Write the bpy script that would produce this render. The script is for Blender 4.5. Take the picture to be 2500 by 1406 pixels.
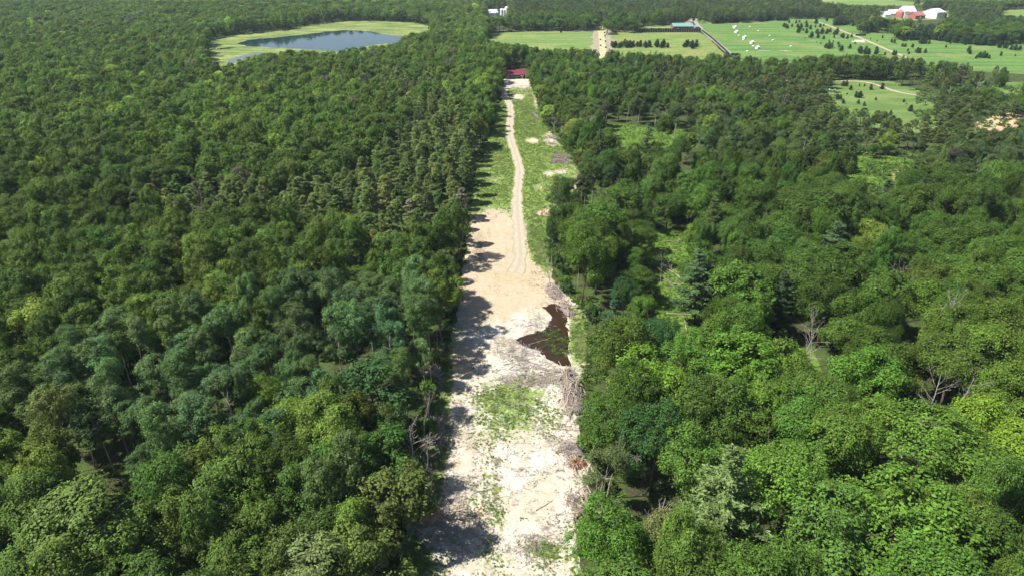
import bpy, math, random
import numpy as np
from mathutils import Vector

# ------------------------------------------------------------------ camera, world, sun
for o in list(bpy.data.objects): bpy.data.objects.remove(o)
SC = bpy.context.scene
COL = SC.collection
H = 83.0; PITCH = math.radians(26.3); FPX = 1667.0
cam_d = bpy.data.cameras.new("camera"); cam = bpy.data.objects.new("camera", cam_d); COL.objects.link(cam)
cam.location = (0, 0, H); cam.rotation_euler = (math.radians(90) - PITCH, 0, 0)
cam_d.sensor_width = 36; cam_d.lens = FPX / 2500 * 36; cam_d.clip_start = 0.5; cam_d.clip_end = 20000
SC.camera = cam
SUN_EL = math.radians(54)
SHD = Vector((1.0, 0.18, 0)).normalized()              # direction shadows fall
w = bpy.data.worlds.new("World"); SC.world = w; w.use_nodes = True
nt = w.node_tree; nt.nodes.clear()
sky = nt.nodes.new("ShaderNodeTexSky"); sky.sky_type = 'NISHITA'; sky.sun_disc = False
sky.sun_elevation = SUN_EL; sky.sun_rotation = math.atan2(-SHD.x, -SHD.y); sky.altitude = 300
bg = nt.nodes.new("ShaderNodeBackground"); bg.inputs[1].default_value = 0.07
wo = nt.nodes.new("ShaderNodeOutputWorld")
nt.links.new(sky.outputs[0], bg.inputs[0]); nt.links.new(bg.outputs[0], wo.inputs[0])
sd = bpy.data.lights.new("sun", 'SUN'); sd.energy = 4.9; sd.angle = math.radians(0.53); sd.color = (1.0, 0.955, 0.88)
sun = bpy.data.objects.new("sun", sd); COL.objects.link(sun)
ld = Vector((SHD.x * math.cos(SUN_EL), SHD.y * math.cos(SUN_EL), -math.sin(SUN_EL)))
sun.rotation_euler = ld.to_track_quat('-Z', 'Y').to_euler(); sun.location = (0, 0, 200)
SC.view_settings.view_transform = 'Standard'; SC.view_settings.look = 'None'
SC.view_settings.exposure = 0.75; SC.view_settings.gamma = 1.0
SC.render.engine = 'CYCLES'
SC.cycles.max_bounces = 5; SC.cycles.diffuse_bounces = 3; SC.cycles.transmission_bounces = 3; SC.cycles.volume_bounces = 0
SC.cycles.use_light_tree = False

RNG = np.random.default_rng(7)
cp, sp = math.cos(PITCH), math.sin(PITCH)

def G(u, v, z=0.0):
    """photo pixel -> point on the ground (real world metres)"""
    u = np.asarray(u, float); v = np.asarray(v, float)
    x = (u - 1250) / FPX; y = (703 - v) / FPX
    dz = -sp + y * cp; dy = cp + y * sp
    t = (z - H) / dz
    return x * t, dy * t
def P(x, y, z):
    """world -> photo pixel, depth"""
    d = y * cp - (z - H) * sp
    uu = y * sp + (z - H) * cp
    return 1250 + FPX * x / d, 703 - FPX * uu / d, d
def polyW(pts):
    p = np.array(pts, float); X, Y = G(p[:, 0], p[:, 1]); return np.stack([X, Y], 1)
def inside(poly, x, y):
    poly = np.asarray(poly); x = np.asarray(x, float); y = np.asarray(y, float)
    r = np.zeros(x.shape, bool); n = len(poly); j = n - 1
    for i in range(n):
        xi, yi = poly[i]; xj, yj = poly[j]
        c = ((yi > y) != (yj > y)) & (x < (xj - xi) * (y - yi) / (yj - yi + 1e-12) + xi)
        r ^= c; j = i
    return r
def h2(ix, iy, s):
    n = (ix.astype(np.int64) * 374761393 + iy.astype(np.int64) * 668265263 + s * 1442695041) & 0x7fffffff
    n = ((n ^ (n >> 13)) * 1274126177) & 0x7fffffff
    return ((n ^ (n >> 16)) & 0xffff) / 65535.0
def vnoise(x, y, s=0):
    x = np.asarray(x, float); y = np.asarray(y, float)
    ix = np.floor(x); iy = np.floor(y); fx = x - ix; fy = y - iy
    fx = fx * fx * (3 - 2 * fx); fy = fy * fy * (3 - 2 * fy)
    a = h2(ix, iy, s); b = h2(ix + 1, iy, s); c = h2(ix, iy + 1, s); d = h2(ix + 1, iy + 1, s)
    return (a * (1 - fx) + b * fx) * (1 - fy) + (c * (1 - fx) + d * fx) * fy
def fbm(x, y, s=0, o=3):
    r = 0; a = 0.5; t = 0
    for k in range(o):
        r = r + a * vnoise(x * 2 ** k, y * 2 ** k, s + k * 17); t += a; a *= 0.5
    return r / t
def sstep(a, b, x):
    t = np.clip((x - a) / (b - a), 0, 1); return t * t * (3 - 2 * t)

# ------------------------------------------------------------------ materials
def newmat(name):
    m = bpy.data.materials.new(name); m.use_nodes = True
    nt = m.node_tree; nt.nodes.clear()
    out = nt.nodes.new("ShaderNodeOutputMaterial")
    return m, nt, out
def N(nt, t, **kw):
    n = nt.nodes.new(t)
    for k, v in kw.items(): setattr(n, k, v)
    return n
def mixc(nt, fac, a, b, blend='MIX'):
    n = nt.nodes.new("ShaderNodeMix"); n.data_type = 'RGBA'; n.blend_type = blend
    for i, v in ((0, fac), (6, a), (7, b)):
        if isinstance(v, (int, float)): n.inputs[i].default_value = v
        elif isinstance(v, tuple): n.inputs[i].default_value = (*v, 1) if len(v) == 3 else v
        else: nt.links.new(v, n.inputs[i])
    return n.outputs[2]
def math_(nt, op, a, b=0.0, c=0.0, clamp=False):
    n = nt.nodes.new("ShaderNodeMath"); n.operation = op; n.use_clamp = clamp
    for i, v in enumerate((a, b, c)):
        if isinstance(v, (int, float)): n.inputs[i].default_value = v
        else: nt.links.new(v, n.inputs[i])
    return n.outputs[0]
def ramp(nt, x, a, b, lo=0.0, hi=1.0):
    n = nt.nodes.new("ShaderNodeMapRange"); n.interpolation_type = 'SMOOTHSTEP'
    nt.links.new(x, n.inputs[0])
    for i, v in ((1, a), (2, b), (3, lo), (4, hi)): n.inputs[i].default_value = v
    return n.outputs[0]
def noise(nt, scale, detail=3, rough=0.6, vec=None, sc=None):
    n = nt.nodes.new("ShaderNodeTexNoise"); n.inputs['Scale'].default_value = scale
    n.inputs['Detail'].default_value = detail; n.inputs['Roughness'].default_value = rough
    if vec is None:
        tc = nt.nodes.new("ShaderNodeNewGeometry"); vec = tc.outputs['Position']
    if sc:
        mp = nt.nodes.new("ShaderNodeVectorMath"); mp.operation = 'MULTIPLY'; mp.inputs[1].default_value = sc
        nt.links.new(vec, mp.inputs[0]); vec = mp.outputs[0]
    nt.links.new(vec, n.inputs['Vector'])
    return n.outputs[0]
def princ(nt, out, col, rough=0.9, spec=0.2, bump=None, bstr=0.5, bdist=0.1):
    b = nt.nodes.new("ShaderNodeBsdfPrincipled")
    if isinstance(col, tuple): b.inputs['Base Color'].default_value = (*col, 1)
    else: nt.links.new(col, b.inputs['Base Color'])
    b.inputs['Roughness'].default_value = rough; b.inputs['Specular IOR Level'].default_value = spec
    if bump is not None:
        bn = nt.nodes.new("ShaderNodeBump"); bn.inputs['Strength'].default_value = bstr; bn.inputs['Distance'].default_value = bdist
        nt.links.new(bump, bn.inputs['Height']); nt.links.new(bn.outputs[0], b.inputs['Normal'])
    nt.links.new(b.outputs[0], out.inputs[0]); return b
def simple(name, col, rough=0.8, var=0.25, scale=3.0, spec=0.2):
    m, nt, out = newmat(name)
    n = noise(nt, scale, 4)
    c = mixc(nt, ramp(nt, n, 0.3, 0.7), tuple(x * (1 - var) for x in col), tuple(min(1, x * (1 + var)) for x in col))
    princ(nt, out, c, rough, spec, bump=n, bstr=0.2, bdist=0.02)
    return m
def leafmat(name, stuff, transl=0.3, tint=None):
    m, nt, out = newmat(name)
    if tint: base = N(nt, "ShaderNodeRGB"); base.outputs[0].default_value = (*tint, 1); bcol = base.outputs[0]
    elif stuff: a = N(nt, "ShaderNodeAttribute", attribute_type='INSTANCER', attribute_name='tint'); bcol = a.outputs['Color']
    else: a = N(nt, "ShaderNodeObjectInfo"); bcol = a.outputs['Color']
    geo = N(nt, "ShaderNodeNewGeometry")
    rnd = geo.outputs['Random Per Island']
    n = noise(nt, 0.45, 2, vec=geo.outputs['Position'])
    f = math_(nt, 'ADD', math_(nt, 'MULTIPLY', rnd, 0.55), math_(nt, 'MULTIPLY', n, 0.9))   # 0..1.45
    f = ramp(nt, f, 0.35, 1.15, 0.55, 1.6)
    hs = N(nt, "ShaderNodeHueSaturation")
    nt.links.new(bcol, hs.inputs['Color']); nt.links.new(f, hs.inputs['Value'])
    hue = math_(nt, 'MULTIPLY_ADD', n, 0.03, 0.485); nt.links.new(hue, hs.inputs['Hue'])
    c = hs.outputs[0]
    d = N(nt, "ShaderNodeBsdfPrincipled"); nt.links.new(c, d.inputs['Base Color'])
    d.inputs['Roughness'].default_value = 0.6; d.inputs['Specular IOR Level'].default_value = 0.12
    t = N(nt, "ShaderNodeBsdfTranslucent")
    tc = mixc(nt, 1.0, c, (1.0, 1.0, 0.45), 'MULTIPLY'); nt.links.new(tc, t.inputs[0])
    mx = N(nt, "ShaderNodeMixShader"); mx.inputs[0].default_value = transl
    nt.links.new(d.outputs[0], mx.inputs[1]); nt.links.new(t.outputs[0], mx.inputs[2])
    nt.links.new(mx.outputs[0], out.inputs[0])
    return m
M_LEAF = leafmat("leaves", False); M_LEAF_S = leafmat("forest leaves", True)
M_NEEDLE = leafmat("needles", False, 0.12); M_NEEDLE_S = leafmat("forest needles", True, 0.12)
M_WEED = leafmat("weeds", True, 0.35)
M_BARK = simple("bark", (0.13, 0.10, 0.075), 0.9, 0.4, 4)
M_PALE = simple("pale bark", (0.36, 0.33, 0.28), 0.9, 0.35, 3)
M_DEAD = simple("bleached wood", (0.34, 0.30, 0.27), 0.9, 0.35, 4)
M_LOG = simple("dry logs", (0.36, 0.29, 0.23), 0.9, 0.45, 2)
M_PALELOG = simple("sun bleached logs", (.34, .29, .23), .9, .35, 2)
M_LITTER = simple("sticks and litter", (.24, .20, .165), .95, .45, 3)
M_SOIL = simple("root soil", (0.22, 0.12, 0.07), 0.95, 0.4, 2)

# ------------------------------------------------------------------ mesh helpers
def mesh_np(name, V, F, mats, midx=None, smooth=False):
    """V (n,3); F list of arrays (k,3) or (k,4)"""
    me = bpy.data.meshes.new(name)
    V = np.asarray(V, np.float32); me.vertices.add(len(V)); me.vertices.foreach_set("co", V.ravel())
    if not isinstance(F, list): F = [F]
    F = [np.asarray(f, np.int32) for f in F if len(f)]
    loops = np.concatenate([f.ravel() for f in F]); sizes = np.concatenate([np.full(len(f), f.shape[1], np.int32) for f in F])
    starts = np.concatenate([[0], np.cumsum(sizes)[:-1]]).astype(np.int32)
    me.loops.add(len(loops)); me.loops.foreach_set("vertex_index", loops)
    me.polygons.add(len(sizes)); me.polygons.foreach_set("loop_start", starts)
    try: me.polygons.foreach_set("loop_total", sizes)
    except Exception: pass
    for m in (mats if isinstance(mats, (list, tuple)) else [mats]): me.materials.append(m)
    if midx is not None: me.polygons.foreach_set("material_index", np.asarray(midx, np.int32))
    me.polygons.foreach_set("use_smooth", np.full(len(sizes), smooth))
    me.update(calc_edges=True); me.validate()
    return me
def link(name, me, parent=None, loc=None, kind=None, label=None, cat=None, group=None, color=None):
    o = bpy.data.objects.new(name, me); COL.objects.link(o)
    if parent: o.parent = parent
    if loc is not None: o.location = loc
    if kind: o["kind"] = kind
    if label: o["label"] = label
    if cat: o["category"] = cat
    if group: o["group"] = group
    if color is not None: o.color = (*color, 1)
    return o
class MB:
    def __init__(s): s.V = []; s.F4 = []; s.F3 = []; s.n = 0
    def add(s, V, F4=(), F3=()):
        V = np.asarray(V, float)
        if len(F4): s.F4.append(np.asarray(F4) + s.n)
        if len(F3): s.F3.append(np.asarray(F3) + s.n)
        s.V.append(V); s.n += len(V); return s
    def box(s, x0, x1, y0, y1, z0, z1):
        V = [(x, y, z) for z in (z0, z1) for y in (y0, y1) for x in (x0, x1)]
        return s.add(V, [(0, 2, 3, 1), (4, 5, 7, 6), (0, 1, 5, 4), (2, 6, 7, 3), (0, 4, 6, 2), (1, 3, 7, 5)])
    def tube(s, pts, rad, n=6, cap=True):
        pts = np.asarray(pts, float); rad = np.broadcast_to(np.asarray(rad, float), (len(pts),))
        T = np.gradient(pts, axis=0); T /= np.linalg.norm(T, axis=1)[:, None] + 1e-9
        ref = np.array([0, 0, 1.0]) if abs(T[0, 2]) < 0.9 else np.array([1.0, 0, 0])
        A = np.cross(T, ref); A /= np.linalg.norm(A, axis=1)[:, None] + 1e-9; B = np.cross(T, A)
        an = np.linspace(0, 2 * math.pi, n, endpoint=False)
        V = pts[:, None, :] + rad[:, None, None] * (np.cos(an)[None, :, None] * A[:, None, :] + np.sin(an)[None, :, None] * B[:, None, :])
        V = V.reshape(-1, 3); k = len(pts); F = []
        for i in range(k - 1):
            for j in range(n):
                F.append((i * n + j, i * n + (j + 1) % n, (i + 1) * n + (j + 1) % n, (i + 1) * n + j))
        F3 = []
        if cap:
            V = np.vstack([V, pts[0], pts[-1]]); c0 = k * n
            for j in range(n): F3.append((c0, (j + 1) % n, j)); F3.append((c0 + 1, (k - 1) * n + j, (k - 1) * n + (j + 1) % n))
        return s.add(V, F, F3)
    def mesh(s, name, mats, smooth=False, midx=None):
        return mesh_np(name, np.vstack(s.V), [np.vstack(s.F4) if s.F4 else np.zeros((0, 4)), np.vstack(s.F3) if s.F3 else np.zeros((0, 3))], mats, midx, smooth)
    def obj(s, name, mat, parent=None, smooth=False, **k): return link(name, s.mesh(name, mat, smooth), parent, **k)

def unit(v): return v / (np.linalg.norm(v, axis=-1, keepdims=True) + 1e-9)
def leaf_quads(C, Nn, D, ln, wd):
    """diamond leaves: centre C, normal Nn, direction D, length ln, width wd (arrays)"""
    D = unit(D - (D * Nn).sum(1, keepdims=True) * Nn); S = np.cross(Nn, D)
    ln = ln[:, None]; wd = wd[:, None]
    V = np.stack([C - D * ln * .5, C + S * wd * .5 - Nn * wd * .1, C + D * ln * .5, C - S * wd * .5 - Nn * wd * .1], 1).reshape(-1, 3)
    F = np.arange(len(V)).reshape(-1, 4)
    return V, F

# ------------------------------------------------------------------ tree crowns (height about 1 tree; real metres)
def crown_broad(rng, Ht, R, zb, nl=12, ncl=110, per=55, leaf=0.42, flat=0.55, droop=0.15, fine=False, irregular=0.35):
    hc = (Ht - zb) / 2; zc = zb + hc
    # lobes
    L = []
    for i in range(nl):
        a = rng.uniform(0, 2 * math.pi); t = rng.uniform(-0.65, 0.95) if i else 0.9
        rr = math.sqrt(max(0, 1 - t * t)) * rng.uniform(0.55, 0.8)
        lr = R * rng.uniform(0.30, 0.30 + irregular)
        L.append((rr * R * math.cos(a) * 1.05, rr * R * math.sin(a) * 1.05, zc + t * (hc - lr * 0.6), lr))
    L.append((rng.uniform(-.15, .15) * R, rng.uniform(-.15, .15) * R, zc + .05 * hc, R * 0.5)); L = np.array(L)
    C = []; Nn = []
    tries = 0
    while len(C) < ncl and tries < ncl * 20:
        tries += 1
        l = L[rng.integers(len(L))]
        n = unit(rng.normal(size=3) + np.array([0, 0, .25])); p = l[:3] + n * l[3] * np.array([1, 1, .85]) * rng.uniform(.74, 1.12)
        if p[2] < zb: continue
        d = np.linalg.norm((p - L[:, :3]) / np.array([1, 1, .85]), axis=1)
        if (d < L[:, 3] * 0.78).any() and rng.random() < 0.93: continue
        C.append(p); Nn.append(n)
    C = np.array(C); Nn = np.array(Nn); k = len(C)
    cs = R * rng.uniform(.075, .135, k)
    ci = np.repeat(np.arange(k), per); m = len(ci)
    n = Nn[ci]
    off = rng.normal(size=(m, 3)); nr = (off * n).sum(1, keepdims=True) * n
    off = (off - nr) * cs[ci][:, None] + nr * cs[ci][:, None] * flat
    ou = unit(off)
    p = C[ci] + off
    ln_dir = unit(n * 0.9 + off * .6 + rng.normal(size=(m, 3)) * .35 - np.array([0, 0, droop]))
    nrm = unit(np.array([0, 0, .45]) + n * .45 + ou * .75 + rng.normal(size=(m, 3)) * .3)
    s = leaf * rng.uniform(.65, 1.35, m)
    return leaf_quads(p, nrm, ln_dir, s * (1.25 if not fine else 1.0), s * (.72 if not fine else .6))

def crown_whorl(rng, Ht, R, z0, nw, nb, step, per, nlen=.55, nwid=.16, rise=.15, power=.75, gap=.25, curl=.5, top=1.0):
    C = []; D = []
    zz = np.linspace(z0, Ht * .98, nw)
    for z in zz:
        t = (z - z0) / (Ht - z0); Lb = R * (1 - t) ** power * top + .35
        if t < .2: Lb *= .7 + t * 1.5
        nbr = max(4, int(nb * (1 - .4 * t))); a0 = rng.uniform(0, 6.28)
        for b in range(nbr):
            if rng.random() < gap: continue
            a = a0 + b * 6.283 / nbr + rng.uniform(-.3, .3); LL = Lb * rng.uniform(.6, 1.2)
            q = np.arange(.25 * LL, LL, step) if LL > .6 else np.array([LL * .6])
            for r in q:
                f = r / LL
                wid = (1 - abs(f - .6)) * LL * .16
                for sgn in (-1, 1):
                    aa = a; px = r * math.cos(aa) - sgn * wid * math.sin(aa) * rng.uniform(.2, 1); py = r * math.sin(aa) + sgn * wid * math.cos(aa) * rng.uniform(.2, 1)
                    C.append((px, py, z + rise * r + curl * f * f * .5 * LL * .3 + rng.uniform(-.12, .12)))
                    D.append((math.cos(a + sgn * .5), math.sin(a + sgn * .5), .35))
    C = np.array(C); D = np.array(D); k = len(C)
    ci = np.repeat(np.arange(k), per); m = len(ci)
    p = C[ci] + rng.normal(size=(m, 3)) * np.array([.22, .22, .10]) * (nlen / .55)
    d = unit(D[ci] + rng.normal(size=(m, 3)) * .45)
    nrm = unit(np.array([0, 0, 1.0]) + rng.normal(size=(m, 3)) * .5)
    s = rng.uniform(.7, 1.3, m)
    return leaf_quads(p, nrm, d, nlen * s, nwid * s)

def crown_tuft(rng, Ht, R, zb, nt_, per, nlen=.5, nwid=.14, tr=.75):
    """jack / red pine: separate needle tufts on an open crown"""
    C = []
    for i in range(nt_):
        t = rng.uniform(0, 1) ** .8; a = rng.uniform(0, 6.28)
        prof = math.sin(math.pi * min(1, .25 + t * .75)) ** .6
        r = R * prof * math.sqrt(rng.uniform(.15, 1))
        C.append((r * math.cos(a), r * math.sin(a), zb + t * (Ht - zb)))
    C = np.array(C); k = len(C); sc = tr * rng.uniform(.6, 1.25, k)
    ci = np.repeat(np.arange(k), per); m = len(ci)
    n = unit(rng.normal(size=(m, 3)) + np.array([0, 0, .3]))
    p = C[ci] + n * sc[ci][:, None] * rng.uniform(.4, 1, (m, 1)) * np.array([1, 1, .55])
    out = C[ci].copy(); out[:, 2] = 0; out = unit(out)
    d = unit(n + out * .5 + np.array([0, 0, .3])); nrm = unit(unit(np.cross(d, rng.normal(size=(m, 3)))) * .5 + np.array([0, 0, 1.1]))
    s = rng.uniform(.7, 1.3, m)
    return leaf_quads(p, nrm, d, nlen * s, nwid * s)

def trunk(rng, Ht, r0, limbs=5, zb=5, R=3, n=6, lean=.3, topf=.85):
    b = MB(); k = 6; z = np.linspace(-.3, Ht * topf, k)
    x = np.cumsum(rng.normal(size=k) * lean * .35); y = np.cumsum(rng.normal(size=k) * lean * .35); x -= x[0]; y -= y[0]
    pts = np.stack([x, y, z], 1); b.tube(pts, np.linspace(r0, r0 * .2, k), n)
    for i in range(limbs):
        t = rng.uniform(.45, .9); zi = zb * .8 + (Ht - zb) * t * .7; a = rng.uniform(0, 6.28); L = R * rng.uniform(.5, .9)
        cx = np.interp(zi, z, x); cy = np.interp(zi, z, y)
        s = np.linspace(0, 1, 4)[:, None]
        q = np.array([cx, cy, zi]) + s * np.array([math.cos(a) * L, math.sin(a) * L, L * .8]) + s ** 2 * np.array([0, 0, L * .2])
        b.tube(q, np.linspace(r0 * .38, r0 * .08, 4), max(4, n - 1), cap=False)
    return b
def dead_tree_mb(rng, Ht, r0, spread=.5, lv=3, lean=(0, 0), nb=6):
    b = MB()
    def grow(p, d, L, r, l):
        k = 4 if l else 7; q = [p]; dd = d.copy()
        for i in range(k): dd = unit(dd + rng.normal(size=3) * (.07 if l == 0 else .2) + np.array([0, 0, .05])); q.append(q[-1] + dd * L / k)
        q = np.array(q); rad = np.linspace(r, r * (.25 if l == 0 else .2), k + 1); b.tube(q, rad, 6 if l == 0 else (5 if l == 1 else 3), cap=l == 0)
        if l >= lv: return
        for i in range(nb + 1 if l == 0 else 4):
            t = rng.uniform(.4 if l == 0 else .25, .97); j = min(k - 1, int(t * k)); pp = q[j] + (q[j + 1] - q[j]) * (t * k - j)
            nd = unit(dd + unit(rng.normal(size=3)) * (spread * 1.6)); 
            if l == 0: nd[2] = abs(nd[2]) * .6 + .15; nd = unit(nd)
            grow(pp, nd, L * rng.uniform(.26, .42) * (1.1 - .4 * t), max(.018, r * (1 - t * .7) * .45), l + 1)
    grow(np.array([0, 0, -.3]), unit(np.array([lean[0], lean[1], 1.0])), Ht, r0, 0)
    return b

# kinds: each with prototype variants at three levels of detail
KINDS = {}
def make_variants():
    K = {}
    for lod in range(3):
        f = (1.0, .5, .17)[lod]; s = (1.0, 1.4, 2.3)[lod]
        vs = []
        for i in range((8, 8, 5)[lod]):     # maple: wide, bright, leafy sprays
            r = np.random.default_rng(100 + i); R = r.uniform(4.3, 5.8); ZB = r.uniform(3, 5.5)
            vs.append((crown_broad(r, 17, R, ZB, nl=9 + 2 * (i % 5), ncl=int(190 * (1 if lod < 2 else .6)), per=max(6, int(100 * f * (1 if lod < 2 else 1.6))), leaf=.28 * s, irregular=(.16, .3, .22, .36)[i % 4]), lambda r=r, R=R: trunk(r, 17, .24, 5, 4, R), 17.0, R, M_BARK))
        K['maple_tree'] = K.get('maple_tree', []) + [vs]
        vs = []
        for i in range((7, 7, 5)[lod]):     # aspen: narrow tall, fine leaves
            r = np.random.default_rng(200 + i); R = r.uniform(2.7, 3.3)
            vs.append((crown_broad(r, 18, R, r.uniform(6, 9), nl=8 + i, ncl=int(130 * (1 if lod < 2 else .6)), per=max(6, int(78 * f * (1 if lod < 2 else 1.6))), leaf=.27 * s, fine=True, flat=.8, irregular=.3), lambda r=r, R=R: trunk(r, 18, .15, 3, 8, R, lean=.25), 18.0, R, M_PALE))
        K['aspen_tree'] = K.get('aspen_tree', []) + [vs]
        vs = []
        for i in range((7, 7, 5)[lod]):     # oak: lumpy rounded
            r = np.random.default_rng(300 + i); R = r.uniform(3.8, 4.6)
            vs.append((crown_broad(r, 15.5, R, r.uniform(3.5, 5), nl=8 + i, ncl=int(130 * (1 if lod < 2 else .6)), per=max(6, int(80 * f * (1 if lod < 2 else 1.6))), leaf=.30 * s, flat=.7, irregular=.36), lambda r=r, R=R: trunk(r, 15.5, .24, 5, 4, R), 15.5, R, M_BARK))
        K['oak_tree'] = K.get('oak_tree', []) + [vs]
        vs = []
        for i in range((7, 7, 5)[lod]):     # scrubby pine with tufts
            r = np.random.default_rng(400 + i); R = r.uniform(2.3, 3.0)
            vs.append((crown_tuft(r, 14.5, R, r.uniform(4.5, 7), (95, 85, 55)[lod], (60, 28, 13)[lod], .40 * s, .18 * s ** 1.2, .66), lambda r=r, R=R: trunk(r, 14.5, .17, 4, 6, R, lean=.2, topf=.97), 14.5, R, M_BARK))
        K['pine_tree'] = K.get('pine_tree', []) + [vs]
        vs = []
        for i in range((4, 4, 3)[lod]):     # white pine, layered plumes
            r = np.random.default_rng(500 + i); R = r.uniform(3.6, 4.4)
            vs.append((crown_whorl(r, 20, R, 4.0, (19, 17, 12)[lod], 8, (.5, .8, 1.3)[lod], (14, 8, 5)[lod], .55 * s ** .8, .17 * s, gap=.28), lambda r=r, R=R: trunk(r, 20, .26, 0, 6, R, lean=.12, topf=.98), 20.0, R, M_BARK))
        K['white_pine'] = K.get('white_pine', []) + [vs]
        vs = []
        for i in range((2, 3, 2)[lod]):     # dense young field pine, foliage to the ground
            r = np.random.default_rng(600 + i); R = r.uniform(2.5, 3.0)
            vs.append((crown_whorl(r, 6.5, R, .7, (11, 9, 7)[lod], 9, (.45, .6, .8)[lod], (12, 8, 5)[lod], .5 * s ** .7, .22 * s ** .8, gap=.12, power=.55, rise=.05), lambda r=r, R=R: trunk(r, 6.5, .14, 0, 2, R, lean=.1, topf=.95), 6.5, R, M_BARK))
        K['young_pine'] = K.get('young_pine', []) + [vs]
    return K
K = make_variants()
EVER = {'pine_tree', 'white_pine', 'young_pine'}
PROTO = {}      # PROTO[kind][lod] -> list of dict(crown mesh, trunk mesh, joined mesh, H, R)
for kind, lods in K.items():
    PROTO[kind] = []
    for lod, vs in enumerate(lods):
        out = []
        for i, ((V, F), tf, Ht, R, bark) in enumerate(vs):
            tb = tf(); d = dict(H=Ht, R=R)
            if lod == 0:
                d['crown'] = mesh_np(kind + "_crown", V, F, M_NEEDLE if kind in EVER else M_LEAF)
                d['trunk'] = tb.mesh(kind + "_trunk", bark, True)
            if True:
                TV = np.vstack(tb.V); T4 = np.vstack(tb.F4); T3 = np.vstack(tb.F3) if tb.F3 else np.zeros((0, 3), int)
                FF = [np.vstack([F, T4 + len(V)]), T3 + len(V)]
                mi = np.concatenate([np.zeros(len(F)), np.ones(len(T4) + len(T3))])
                d['joined'] = mesh_np(kind + "_joined", np.vstack([V, TV]), FF, [M_NEEDLE_S if kind in EVER else M_LEAF_S, bark], mi)
            out.append(d)
        PROTO[kind].append(out)

# ------------------------------------------------------------------ places (photo pixels -> ground)
L_EDGE = [(1228, 190), (1226, 212), (1221, 240), (1212, 262), (1206, 300), (1192, 340), (1176, 380), (1160, 430), (1148, 480), (1140, 530), (1134, 600), (1124, 680), (1108, 760), (1092, 830), (1080, 880), (1062, 960), (1048, 1040), (1030, 1120), (1010, 1200), (990, 1280), (960, 1406), (920, 1580), (880, 1800)]
R_EDGE = [(1292, 190), (1297, 212), (1306, 225), (1316, 260), (1328, 300), (1352, 330), (1392, 380), (1412, 410), (1426, 440), (1420, 475), (1385, 500), (1350, 530), (1336, 580), (1340, 640), (1362, 690), (1396, 730), (1425, 765), (1442, 820), (1440, 870), (1425, 910), (1418, 980), (1415, 1060), (1430, 1130), (1432, 1200), (1425, 1300), (1425, 1406), (1430, 1580), (1440, 1800)]
LW = polyW(L_EDGE); RW = polyW(R_EDGE)
def clear_x(Y):
    l = np.interp(-Y, -LW[:, 1], LW[:, 0]); r = np.interp(-Y, -RW[:, 1], RW[:, 0]); return l, r
YTOP, YBOT = LW[0, 1], 52.0
def in_clear(x, y, m=0.0):
    l, r = clear_x(y); return (y > YBOT - 20) & (y < YTOP + m) & (x > l - m) & (x < r + m)
TRACK = [(1262, 207, 3.6), (1240, 214, 5), (1229, 226, 5), (1234, 240, 4.4), (1244, 256, 4.2), (1247, 275, 4.2), (1245, 300, 4.3), (1244, 330, 4.3), (1251, 355, 4.3), (1262, 385, 4.3), (1268, 410, 4.2), (1267, 440, 4), (1263, 470, 3.9), (1262, 500, 4), (1265, 540, 4), (1268, 580, 4), (1272, 620, 4.2), (1268, 650, 4.4), (1256, 668, 5)]
TP = np.array(TRACK, float); TX, TY = G(TP[:, 0], TP[:, 1]); TWd = TP[:, 2]
def smooth_path(X, Y, W, n=160):
    t = np.concatenate([[0], np.cumsum(np.hypot(np.diff(X), np.diff(Y)))]); s = np.linspace(0, t[-1], n)
    xs, ys, ws = np.interp(s, t, X), np.interp(s, t, Y), np.interp(s, t, W)
    k = np.ones(7) / 7
    for _ in range(2):
        for a in (xs, ys, ws): a[3:-3] = np.convolve(a, k, 'valid')
    return xs, ys, ws
SX, SY, SW = smooth_path(TX, TY, TWd, 260)
def track_d(x, y):
    d = np.full(np.shape(x), 1e9)
    for i in range(0, len(SX), 2): d = np.minimum(d, np.hypot(x - SX[i], y - SY[i]) - SW[i] * .5)
    return d
POND = [(1322, 750), (1345, 742), (1370, 748), (1387, 772), (1383, 795), (1392, 830), (1386, 860), (1394, 893), (1366, 893), (1342, 880), (1318, 858), (1295, 850), (1270, 840), (1260, 828), (1290, 816), (1320, 812), (1332, 797), (1347, 778), (1337, 765)]
PONDW = polyW(POND)
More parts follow.
